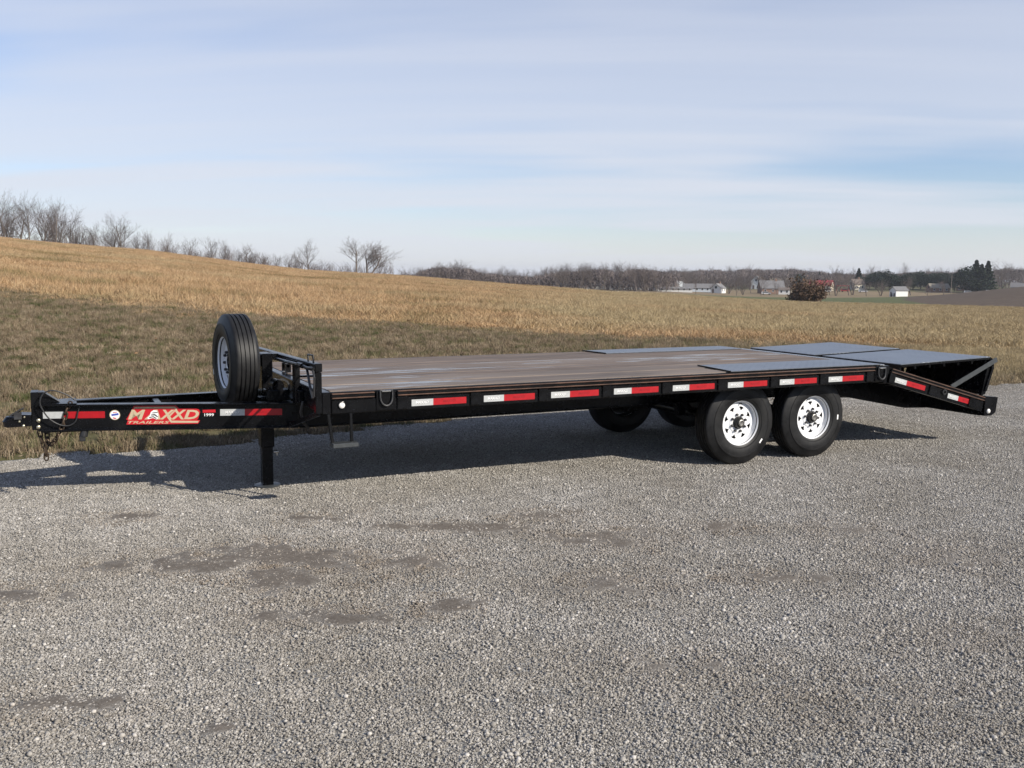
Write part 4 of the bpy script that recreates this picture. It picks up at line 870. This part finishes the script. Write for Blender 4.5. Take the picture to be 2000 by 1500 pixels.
part('tie_bar', P, lambda b: b.tube([hp(586, 735, -.02), hp(620, 734, -.02)], .009, 8))
bx_ = hp(563, 735, .10)
rb = part('ratchet_bracket', P, lambda b: (b.box(.06, .11, bx_[1] - .07, bx_[1] - .055, .909, .985), b.box(.06, .11, bx_[1] + .055, bx_[1] + .07, .909, .985), b.cyl((.085, bx_[1] - .07, .965), (.085, bx_[1] + .07, .965), .014)))
part('ratchet_rod', MAT['steel'], lambda b: b.cyl((.085, bx_[1] - .05, .982), (.085, bx_[1] + .05, .982), .006), False, rb)
# dark gear behind the spare: winch box, hydraulic unit, hoses
part('winch_box', P, lambda b: (b.box(-.22, -.04, .90, 1.08, .742, .83, .006), b.cyl((-.13, .92, .86), (-.13, 1.06, .86), .05, n=14)), 40)
part('junction_box', P, lambda b: b.box(-.05, -.013, .55, .75, .76, .86, .004))
part('winch_ring', MAT['dark_steel'], lambda b: b.lathe([(.055, -.01), (.07, -.01), (.07, .01), (.055, .01)], (-.10, .93, .85), (0, -1, 0), 18, True), 40)
part('hose', MAT['rubber_hose'], lambda b: b.tube([(-.03, .50, .78), (-.05, .5, .70), (-.03, .52, .62), (.02, .55, .56)], .012, 8), 60)
part('front_brace', P, lambda b: b.obox((-.02, .03, .75), (-.10, .72, .56), .03, .035, c=.004))
part('front_brace', P, lambda b: b.obox((-.02, TW - .03, .75), (-.10, 1.84, .56), .03, .035, c=.004))
part('tongue_cross_plate', P, lambda b: b.box(-.08, -.02, .85, 1.71, .535, .735, .004))
part('tongue_cross_plate', P, lambda b: b.box(-1.05, -1.0, 1.06, 1.50, .60, .74, .004))
# ---- side step
st = part('side_step', P, lambda b: (b.obox((.035, .01, .745), (.062, -.01, .505), .022, .022, (1, 0, 0), .003), b.obox((.205, .01, .745), (.205, -.01, .505), .022, .022, (1, 0, 0), .003)))
part('step_tread', MAT['grey_paint'], lambda b: b.box(.045, .24, -.075, .02, .498, .531, .004), False, st)
# ---- coupler end
part('coupler_channel', P, lambda b: (b.box(-1.935, -1.875, 1.195, 1.365, .572, .862, .006),))
part('gusset', P, lambda b: b.prism([(-1.874, 1.215, .776), (-1.874, 1.215, .858), (-1.845, 1.215, .858), (-1.735, 1.215, .776)], (0, .13, 0)))
part('nose_plate', P, lambda b: b.prism([(-1.875, 1.16, .566), (-1.55, 1.10, .566), (-1.55, 1.46, .566), (-1.875, 1.40, .566)], (0, 0, -.012)))
part('nose_cover', P, lambda b: b.prism([(-1.875, 1.16, .7685), (-1.62, 1.105, .7685), (-1.62, 1.455, .7685), (-1.875, 1.40, .7685)], (0, 0, .006)))
cp = part('ball_coupler', P, lambda b: (b.prism([(-1.936, 1.20, .605), (-1.936, 1.20, .69), (-2.00, 1.20, .695), (-2.09, 1.20, .665), (-2.112, 1.20, .64), (-2.105, 1.20, .602)], (0, .16, 0)),
          b.lathe([(.0005, .0), (.075, .0), (.080, .04), (.055, .075), (.0005, .085)], (-2.055, 1.28, .602), (0, 0, 1), 18)), 40)
part('latch_lever', MAT['dark_steel'], lambda b: (b.tube([(-2.085, 1.19, .69), (-2.04, 1.19, .715), (-1.985, 1.19, .748)], .006, 6), b.tube([(-2.07, 1.21, .685), (-1.99, 1.21, .742)], .006, 6), b.box(-2.055, -2.0, 1.185, 1.199, .66, .715, .003)), False, cp)
def bolt_at(px, py, y, r, parent, mat='zinc'):
    p = on_plane(px, py, (0, y, 0), (0, 1, 0)); p[1] = y
    part('bolt', MAT[mat], lambda b: b.lathe([(r * 1.0, 0), (r, .008), (r * .7, .013), (.0005, .014)], tuple(p), (0, -1, 0), 10), 50, parent)
for (x_, y_, r_) in ((34, 809, .008), (38, 823, .009), (46, 831.5, .011), (47.5, 814.5, .008)): bolt_at(x_, y_, 1.20, r_, cp)
cpb = [o for o in trailer.children if o.name.startswith('coupler_channel')][0]
for (x_, y_) in ((75.2, 821), (75.2, 834)): bolt_at(x_, y_, 1.195, .016, cpb)
# breakaway cable, plug, chains
def nb(px, py, y=1.13): return tuple(on_plane(px, py, (0, y, 0), (0, 1, 0)))
def smooth_path(pts, k=6):
    P_ = [np.array(p) for p in pts]; P_ = [2 * P_[0] - P_[1]] + P_ + [2 * P_[-1] - P_[-2]]; o_ = []
    for i in range(1, len(P_) - 2):
        for t in np.linspace(0, 1, k, endpoint=False):
            a0, a1, a2, a3 = P_[i - 1:i + 3]; o_.append(tuple(.5 * (2 * a1 + (a2 - a0) * t + (2 * a0 - 5 * a1 + 4 * a2 - a3) * t * t + (3 * a1 - a0 - 3 * a2 + a3) * t ** 3)))
    return o_ + [tuple(P_[-2])]
part('breakaway_cable', MAT['rubber_hose'], lambda b: b.tube(smooth_path([nb(148, 782), nb(130, 771), nb(105, 763), nb(86, 768), nb(78, 786), nb(86, 805), nb(99, 820), nb(118, 830), nb(136, 831), nb(148, 822), nb(152, 806), nb(157, 790)]), .0055, 7), 60)
part('trailer_plug', MAT['rubber_hose'], lambda b: (b.cyl(nb(166, 839, 1.12), nb(163, 852, 1.12), .028, .03, 14), b.box(*[v for pr in zip(np.array(nb(161, 856, 1.12)) - .022, np.array(nb(161, 856, 1.12)) + .022) for v in pr], .005)), 40)
lk = MB(); ring = []
for t in np.linspace(0, 2 * math.pi, 15)[:-1]: ring.append((.015 * math.sin(t), 0, .015 * (1 if math.cos(t) > 0 else -1) * min(1, abs(math.cos(t)) * 3) + .015 * math.cos(t)))
lk.tube(ring + ring[:1], .0060, 6); LINK = lk.mesh('link', MAT['chain'], (0, 0, 0), 60)
def chain(path, first):
    pts = [Vector(p) for p in path]; d = [0]
    for a_, b_ in zip(pts, pts[1:]): d.append(d[-1] + (b_ - a_).length)
    n = int(d[-1] / .043); root_ = None
    for i in range(n):
        s_ = (i + .5) / n * d[-1]; k = max(j for j in range(len(d)) if d[j] <= s_ + 1e-9); k = min(k, len(pts) - 2); f_ = (s_ - d[k]) / max(1e-6, d[k + 1] - d[k]); p = pts[k].lerp(pts[k + 1], f_); t = (pts[k + 1] - pts[k]).normalized()
        o = bpy.data.objects.new('safety_chain' if root_ is None else 'link', LINK); qt = t.to_track_quat('Z', 'X') @ Matrix.Rotation(rad(90 * (i % 2) + 20), 4, 'Z').to_quaternion()
        if root_ is None:
            link(o, trailer, p); root_ = o; o.rotation_euler = qt.to_euler(); bq = qt
        else:
            COL.objects.link(o); o.parent = root_; o.matrix_parent_inverse = (Matrix.Translation(pts[0] * 0 + Vector(root0)) @ bq.to_matrix().to_4x4()).inverted(); o.location = p; o.rotation_euler = qt.to_euler()
        if i == 0: root0 = p.copy()
    return root_
chain(smooth_path([nb(138, 786, 1.15), nb(131, 800, 1.15), nb(126, 818, 1.15), nb(120, 838, 1.15), nb(114, 848, 1.16), nb(106, 862, 1.2), nb(98, 868, 1.24), nb(93, 862, 1.24), nb(92, 848, 1.24)]), True)
chain(smooth_path([nb(77, 841, 1.24), nb(80, 855, 1.24), nb(85, 868, 1.24), nb(89, 880, 1.24), nb(91, 898, 1.24)]), False)
chain(smooth_path([nb(91, 842, 1.30), nb(93, 858, 1.30), nb(90, 874, 1.30), nb(91, 890, 1.30)]), False)
# ---- jack
jk = part('jack_leg', P, lambda b: (b.box(-.255, -.145, 1.03, 1.14, .34, .76, .006),))
part('inner_tube', P, lambda b: b.box(-.244, -.156, 1.042, 1.128, .016, .345, .005), False, jk)
part('foot_plate', MAT['grey_paint'], lambda b: b.lathe([(.0005, 0), (.108, .0), (.108, .008), (.09, .012), (.0005, .012)], (-.20, 1.085, .009), (0, 0, 1), 28), 30, jk)
part('locking_pin', MAT['steel'], lambda b: (b.cyl((-.155, 1.02, .30), (-.115, 1.02, .30), .011, n=10), b.cyl((-.13, 1.018, .30), (-.13, 1.018, .27), .007, n=8)), 40, jk)
# ---- running gear
for x in (4.0445, 4.9545):
    part('axle', P, lambda b: b.cyl((x, .40, .40), (x, 2.16, .40), .052, n=14), 40)
    for y in (.62, 1.94):
        part('leaf_spring', P, lambda b: [b.tube([(x + u * .36, y, .50 - .055 * (1 - u * u) - k * .012) for u in np.linspace(-1 + .2 * k, 1 - .2 * k, 9)], .012, 6) for k in range(3)], 50)
        part('brake_drum', P, lambda b: b.cyl((x, y - .25 if y < 1.2 else y + .10, .40), (x, y - .10 if y < 1.2 else y + .25, .40), .155, n=24), 30)
for x in (3.66, 4.50, 5.34):
    for y in (.62, 1.94): part('spring_hanger', P, lambda b: b.prism([(x - .07, y - .03, .56), (x + .07, y - .03, .56), (x + .03, y - .03, .44), (x - .03, y - .03, .44)], (0, .06, 0)))
part('wheel_arch_plate', P, lambda b: b.box(3.55, 5.45, .08, .72, .825, .838))
part('bolt_plate', P, lambda b: b.box(5.02, 5.16, .745, .757, .55, .74, .003))
# ---- wheels
def wheel_meshes():
    ax = (0, -1, 0); prof = []
    half = [(.205, .082), (.214, .100), (.228, .108), (.240, .1085), (.243, .113), (.262, .1165), (.290, .1185), (.312, .117), (.314, .1195), (.326, .118), (.328, .113), (.352, .1035), (.374, .0945), (.389, .090), (.397, .083), (.400, .074)]
    tread = []
    for h in (.052, .018, -.018, -.052): tread += [(.4005, h + .0055), (.391, h + .004), (.391, h - .004), (.4005, h - .0055)]
    prof = half + tread + [(r, -h) for r, h in half[::-1]] + [(.200, -.03), (.200, .03)]
    tyre = MB().lathe(prof, (0, 0, 0), ax, 72, True).mesh('tyre', MAT['rubber'], (0, 0, 0), 32)
    rim = MB()
    rim.lathe([(.2045, .085), (.2125, .098), (.2215, .1015), (.2225, .096), (.2195, .0905), (.2120, .088), (.2060, .080), (.2030, .070), (.1985, .064), (.1960, .056), (.1940, .046), (.1905, .0405), (.1860, .0390), (.1825, .0410), (.1800, .0465), (.1775, .0495)], (0, 0, 0), ax, 72)
    rim.lathe([(.205, -.085), (.20, .03), (.1905, .040)], (0, 0, 0), ax, 48)
    dp = [(.056, .058), (.066, .062), (.094, .062), (.100, .0595), (.107, .054), (.120, .0525), (.155, .0505), (.1775, .0495)]
    def hh(r): return float(np.interp(r, [d[0] for d in dp], [d[1] for d in dp]))
    rim.lathe([d for d in dp if d[0] <= .1071], (0, 0, 0), ax, 64)
    V = []; F = []; n = 192; thh = rad(12.0)
    for i in range(n):
        th = 2 * math.pi * i / n; ph = (th + rad(12)) % (math.pi / 4) - math.pi / 8; k = min(1.0, abs(ph) / thh)
        ru = .1560 - .012 * (k ** 4); rl = .1130 + (ru - .1130) * k ** .85
        for r in (.107, rl, ru, .1775):
            V.append((r * math.sin(th), -hh(r), r * math.cos(th)))
    for i in range(n):
        j = (i + 1) % n
        F += [(i * 4, i * 4 + 1, j * 4 + 1, j * 4), (i * 4 + 2, i * 4 + 3, j * 4 + 3, j * 4 + 2)]
    rim.add(V, F)
    rimm = rim.mesh('wheel', MAT['white_wheel'], (0, 0, 0), 38)
    hub = MB().lathe([(.0005, .03), (.061, .03), (.061, .072), (.056, .078), (.053, .080), (.049, .092), (.046, .100), (.0415, .104), (.0005, .104)], (0, 0, 0), ax, 28).mesh('hub', MAT['hub_black'], (0, 0, 0), 30)
    cap = MB().lathe([(.034, .104), (.034, .113), (.030, .115), (.024, .115), (.022, .110), (.0005, .108)], (0, 0, 0), ax, 24).mesh('hub_cap', MAT['cap_steel'], (0, 0, 0), 30)
    nut = MB().lathe([(.0130, .0), (.0130, .013), (.0105, .020), (.007, .022), (.0005, .023)], (0, 0, 0), ax, 6).mesh('lug_nut', MAT['dark_steel'], (0, 0, 0), 30)
    back = MB().lathe([(.0005, -.01), (.186, -.01)], (0, 0, 0), ax, 32).mesh('backing_plate', MAT['hub_black'])
    valve = MB().tube([(0, -.045, .178), (.002, -.066, .183), (.004, -.082, .186)], .005, 6).mesh('valve_stem', MAT['rubber_hose'])
    lab = MB().prism([(-.024, -.1195, .287), (.024, -.1195, .287), (.024, -.1195, .303), (-.024, -.1195, .303)], (0, -.0008, 0)).mesh('tyre_label', MAT['white_print'])
    return rimm, tyre, hub, cap, nut, back, valve, lab
WM = wheel_meshes()
def wheel(loc, rotz, spin, label_ang, name='wheel', hubbed=True):
    w = bpy.data.objects.new(name, WM[0]); link(w, trailer, loc); w.rotation_euler = (0, 0, rotz)
    def sub(nm, me, pos=(0, 0, 0), ry=0.0):
        o = bpy.data.objects.new(nm, me); COL.objects.link(o); o.parent = w; o.location = pos; o.rotation_euler = (0, ry, 0); return o
    w.rotation_mode = 'XYZ'; w.rotation_euler = (Matrix.Rotation(rotz, 4, 'Z') @ Matrix.Rotation(spin, 4, 'Y')).to_euler()
    sub('tyre', WM[1]); sub('backing_plate', WM[5]); sub('valve_stem', WM[6])
    if hubbed: sub('hub', WM[2]); sub('hub_cap', WM[3])
    for k in range(8):
        t = 2 * math.pi * (k + .5) / 8; sub('lug_nut', WM[4], (.0825 * math.sin(t), -.062, .0825 * math.cos(t)))
    sub('tyre_label', WM[7], (0, 0, 0), label_ang - spin)
    return w
TYC = .285
wheel((4.0445, TYC, .398), 0, .10, rad(128)); wheel((4.9545, TYC, .398), 0, -.25, rad(92))
wheel((4.0445, TW - TYC, .398), math.pi, .5, rad(200)); wheel((4.9545, TW - TYC, .398), math.pi, 1.1, rad(30))
wheel((-.400, 1.275, 1.035), rad(-86.2), .3, rad(250), 'spare_wheel', False)
# ---- dovetail
DS = (.519 - .891) / (7.191 - 5.752); DL = math.hypot(1, DS); dx_ = np.array([1 / DL, 0, DS / DL]); dn = np.array([-DS / DL, 0, 1 / DL]); D0 = np.array([5.752, 0, .891])
def dpt(s, t, y): return tuple(D0 + dx_ * s + dn * t + np.array([0, y, 0]))
SL = 1.485
for y0, sg in ((.0, 1), (TW, -1)):
    part('dovetail_channel', P, lambda b: (b.prism([dpt(0, -.062, y0), dpt(SL, -.062, y0), dpt(SL, -.165, y0), dpt(0, -.165, y0)], (0, .05 * sg, 0)), b.prism([dpt(0, -.004, y0 + .014 * sg), dpt(SL, -.004, y0 + .014 * sg), dpt(SL, -.0625, y0 + .014 * sg), dpt(0, -.0625, y0 + .014 * sg)], (0, .03 * sg, 0))))
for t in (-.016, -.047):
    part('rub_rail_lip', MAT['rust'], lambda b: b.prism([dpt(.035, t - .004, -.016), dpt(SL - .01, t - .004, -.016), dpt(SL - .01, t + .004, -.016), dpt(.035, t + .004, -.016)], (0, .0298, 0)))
part('rub_rail', P, lambda b: b.prism([dpt(.03, -.0428, -.006), dpt(SL - .005, -.0428, -.006), dpt(SL - .005, -.0202, -.006), dpt(.03, -.0202, -.006)], (0, .0198, 0)))
for s_ in (.02, .62, 1.25): part('stake_pocket', P, lambda b: b.prism([dpt(s_, -.155, -.014), dpt(s_ + .08, -.155, -.014), dpt(s_ + .08, -.055, -.014), dpt(s_, -.055, -.014)], (0, .0132, 0)))
for (xa, za, L_) in ((5.824, .757, .86), (6.61, .556, .80)):
    e1 = np.array([.9705, 0, -.241]); make_strip((xa, -.0005, za), e1, (.241, 0, .9705), (0, -1, 0), .1775 * L_ / .86, .279 * L_ / .86)
part('tie_ring', MAT['dark_steel'], lambda b: b.lathe([(.018, -.005), (.028, -.005), (.028, .005), (.018, .005)], tuple(on_plane(1845, 765.5, (0, -.015, 0), (0, 1, 0))), (0, -1, 0), 16, True), 40)
dpk = None
for i in range(13):
    y = .05 + pw * (i + .5); part('dovetail_plank', MAT['wood'], lambda b: b.prism([dpt(0, -.006, y - pw / 2 + .002), dpt(SL - .02, -.006, y - pw / 2 + .002), dpt(SL - .02, -.04, y - pw / 2 + .002), dpt(0, -.04, y - pw / 2 + .002)], (0, pw - .004, 0)))
for y in (.765, 1.725):
    part('dovetail_beam', P, lambda b: b.prism([(5.71, y, .745), (5.71, y, .530), (6.86, y, .312), (7.30, y, .290), (7.30, y, .44), (5.78, y, .80)], (0, .075, 0)))
for s_ in np.arange(.2, 1.4, .3): part('cross_member', P, lambda b: b.prism([dpt(s_, -.045, .05), dpt(s_ + .04, -.045, .05), dpt(s_ + .04, -.10, .05), dpt(s_, -.10, .05)], (0, TW - .1, 0)))
part('rear_bumper', P, lambda b: b.box(7.19, 7.29, .06, TW - .06, .30, .50, .008))
tl = part('tail_light_box', P, lambda b: b.prism([(7.192, -.002, .520), (7.395, -.002, .500), (7.37, -.002, .335), (7.30, -.002, .303), (7.192, -.002, .307)], (0, .11, 0)))
part('lens', MAT['lens'], lambda b: b.lathe([(.026, 0), (.026, .006), (.018, .014), (.0005, .017)], tuple(on_plane(1930, 803, (0, -.003, 0), (0, 1, 0))), (0, -1, 0), 20), 50, tl)
tl2 = part('tail_light_box', P, lambda b: b.prism([(7.192, TW - .108, .520), (7.395, TW - .108, .500), (7.37, TW - .108, .335), (7.30, TW - .108, .303), (7.192, TW - .108, .307)], (0, .11, 0)))
for t_, y_ in ((tl, .053), (tl2, TW - .053)): part('red_lens', MAT['red_lens'], lambda b: b.lathe([(.045, 0), (.045, .006), (.03, .014), (.0005, .017)], (7.378, y_, .42), (1, 0, .05), 20), 50, t_)
# ---- fold-over ramps, lying level over the dovetail
def ramp_set(ya, yb, name):
    x0, x1, z0, z1 = 6.035, 7.385, .893, .928
    def zz(x): return z0 + (z1 - z0) * (x - x0) / (x1 - x0)
    r = part('ramp_plate', MAT['tread'], lambda b: b.prism([(x0, ya, z0), (x1, ya, z1), (x1, yb, z1), (x0, yb, z0)], (0, 0, -.007)))
    for y in (ya + .012, yb - .012): part('ramp_side', P, lambda b: b.obox((x0 + .01, y, z0 - .0185), (x1 - .005, y, z1 - .0185), .022, .021, c=.002), False, r)
    for x in np.linspace(x0 + .03, x1 - .03, 7): part('ramp_rib', P, lambda b: b.box(x - .012, x + .012, ya + .03, yb - .03, zz(x) - .065, zz(x) - .009), False, r)
    part('ramp_nose', P, lambda b: b.prism([(x1 + .001, ya, z1 - .002), (x1 + .055, ya, z1 - .03), (x1 + .06, ya, z1 - .10), (x1 + .03, ya, z1 - .11), (x1 + .001, ya, z1 - .06)], (0, yb - ya, 0)), False, r)
    for y in (ya + .02, yb - .05):
        part('ramp_arm', P, lambda b: b.prism([(7.39, y, .85), (7.445, y, .84), (7.37, y, .52), (7.30, y, .50)], (0, .03, 0)), False, r)
    part('ramp_end_panel', P, lambda b: b.prism([(7.447, ya, .902), (7.458, ya, .80), (7.365, ya, .55), (7.335, ya, .56), (7.425, ya, .80), (7.415, ya, .90)], (0, yb - ya, 0)), False, r)
    for y in np.linspace(ya + .12, yb - .12, 4): part('panel_rib', P, lambda b: b.obox((7.405, y, .84), (7.335, y, .60), .03, .03), False, r)
    part('ramp_inner_side', P, lambda b: b.prism([(6.10, yb + .004, .875), (7.36, yb + .004, .905), (7.34, yb + .004, .53), (6.95, yb + .004, .58), (6.12, yb + .004, .80)], (0, .012, 0)), False, r)
    for x in (6.55, 6.62, 6.95): part('ramp_stiffener', P, lambda b: b.box(x, x + .03, yb - .05, yb + .0035, .66, zz(x) - .07), False, r)
    part('ramp_spring_tube', P, lambda b: b.cyl((7.33, ya + .05, .545), (7.33, yb - .05, .545), .036, n=14), 40, r)
    return r
r1 = ramp_set(.115, 1.215, 'near'); r2 = ramp_set(1.345, 2.445, 'far')
part('support_strut', MAT['grey_paint'], lambda b: b.obox((6.76, .085, .628), (7.455, .085, .898), .012, .052, (0, 0, 1), .002), False, r1)
part('support_strut', MAT['grey_paint'], lambda b: b.obox((6.76, 2.475, .628), (7.455, 2.475, .898), .012, .052, (0, 0, 1), .002), False, r2)
# ---- decals on the near tongue beam
bd = np.array(TON_A - TON_B); bd = bd / np.linalg.norm(bd); up_ = np.array([0, 0, 1.0]); bn = np.cross(bd, up_); bn /= np.linalg.norm(bn)
if bn[1] > 0: bn = -bn
up_ = np.cross(bn, bd); up_ = up_ if up_[2] > 0 else -up_
WEB = np.array((TON_A + TON_B) / 2) + bn * .0046
def tp_(px, py): return on_plane(px, py, WEB, bn)
def tstrip(px0, px1, pxw, py, flip=False):
    a_ = tp_(px0, py); b_ = tp_(px1, py); L_ = float((b_ - a_) @ bd); w_ = float((tp_(pxw, py) - a_) @ bd); return a_, w_, L_ - w_
a_, w_, r_ = tstrip(430, 551, 478, 805.5); make_strip(a_, bd, up_, bn, w_, r_, .052)
a_, w_, r_ = tstrip(84, 205, 125, 811); make_strip(a_, bd, up_, bn, w_, r_, .052, False)
def z7(x, y): return tp_(200 + x / 5.263, 780 + y / 5.263)
def poly_decal(name, pts, mat, lift, parent=None):
    v = [z7(*p) + bn * lift for p in pts]; b = MB(); b.prism(v, bn * .0004); return b.build(name, mat, parent or trailer)
logo = poly_decal('brand_decal', [(322, 66), (752, 62), (790, 93), (960, 93), (992, 103), (1006, 128), (985, 196), (970, 210), (1004, 214), (984, 250), (700, 254), (246, 259), (262, 214), (243, 206), (262, 180), (306, 100)], MAT['red_decal'], .0006)
def cell(txt, x0, y0, x1, y1, mat, lift=.0014, name='lettering', par=logo):
    vs, fs = txt; w = vs[:, 0].max(); h = vs[:, 1].max(); o_ = z7(x0, y1); ex_ = z7(x1, y1) - o_; ey_ = z7(x0, y0) - o_
    b = MB(); b.add([o_ + ex_ * (p[0] / w) + ey_ * (p[1] / h) + bn * lift for p in vs], fs); return b.build(name, mat, par)
cell(TXT_M, 264, 106, 440, 206, MAT['tan_print']); cell(TXT_A, 430, 106, 600, 206, MAT['tan_print']); cell(TXT_X, 590, 106, 742, 206, MAT['tan_print']); cell(TXT_X, 705, 106, 862, 206, MAT['tan_print']); cell(TXT_D, 838, 108, 992, 204, MAT['tan_print'])
cell(TXT_TR, 262, 222, 690, 249, MAT['tan_print'])
poly_decal('flash', [(330, 80), (742, 74), (772, 98), (752, 104), (735, 92), (322, 94)], MAT['tan_print'], .0016, logo)
poly_decal('flash', [(752, 104), (772, 98), (690, 182), (712, 218), (992, 222), (980, 240), (704, 240), (662, 180)][::1], MAT['tan_print'], .0018, logo)
hp_ = [(498, 130), (528, 108), (560, 116), (576, 150), (572, 196), (556, 206), (520, 190), (470, 204), (462, 190), (486, 168)]
poly_decal('helmet_emblem', hp_, MAT['white_print'], .0022, logo)
for pts in ([(512, 136), (566, 128), (570, 136), (514, 144)], [(500, 156), (540, 150), (572, 176), (566, 184), (536, 164), (502, 166)], [(480, 182), (524, 172), (560, 194), (552, 200), (522, 182), (484, 192)]): poly_decal('helmet_stripe', pts, MAT['black_print'], .0028, logo)
yr = poly_decal('year_decal', [(1030, 108), (1162, 104), (1164, 134), (1032, 138)], MAT['red_decal'], .0006)
cell(TXT_99, 1048, 144, 1146, 174, MAT['white_print'], .0008, 'lettering', yr)
bc = z7(128, 160)
def disc(name, r, mat, lift, parent, sx=1.0, sy=1.0):
    b = MB(); b.prism([bc + bd * r * sx * math.cos(t) + up_ * r * sy * math.sin(t) + bn * lift for t in np.linspace(0, 2 * math.pi, 25)[:-1]], bn * .0004); return b.build(name, mat, parent)
bdg = disc('round_badge', .039, MAT['tan_print'], .0006, trailer); disc('badge_field', .034, MAT['white_print'], .0012, bdg)
poly_decal('badge_band', [(92, 152), (164, 140), (168, 160), (96, 172)], MAT['blue_print'], .0020, bdg); poly_decal('badge_band', [(104, 182), (140, 190), (146, 198), (118, 200)], MAT['red_decal'], .0020, bdg); poly_decal('badge_band', [(110, 132), (150, 128), (152, 134), (108, 140)], MAT['red_decal'], .0020, bdg)

# ------------------------------------------------------------------ winter haze: one even box of thin air round everything in view
hzm = bpy.data.materials.new('thin_haze'); hzm.use_nodes = True; ht = hzm.node_tree; ht.nodes.clear()
hv = N(ht, 'ShaderNodeVolumePrincipled'); ho = N(ht, 'ShaderNodeOutputMaterial'); ht.links.new(hv.outputs[0], ho.inputs['Volume'])
hv.inputs['Color'].default_value = (.86, .90, .97, 1); hv.inputs['Density'].default_value = .00015; hv.inputs['Anisotropy'].default_value = .2
hb_ = MB().box(CAM[0] - 3050, CAM[0] + 3050, CAM[1] - 3050, CAM[1] + 3050, float(TZ.min()) - 1.0, 26); haze = hb_.build('haze', hzm); tag(haze, 'thin pale winter haze over the whole field', kind='stuff')
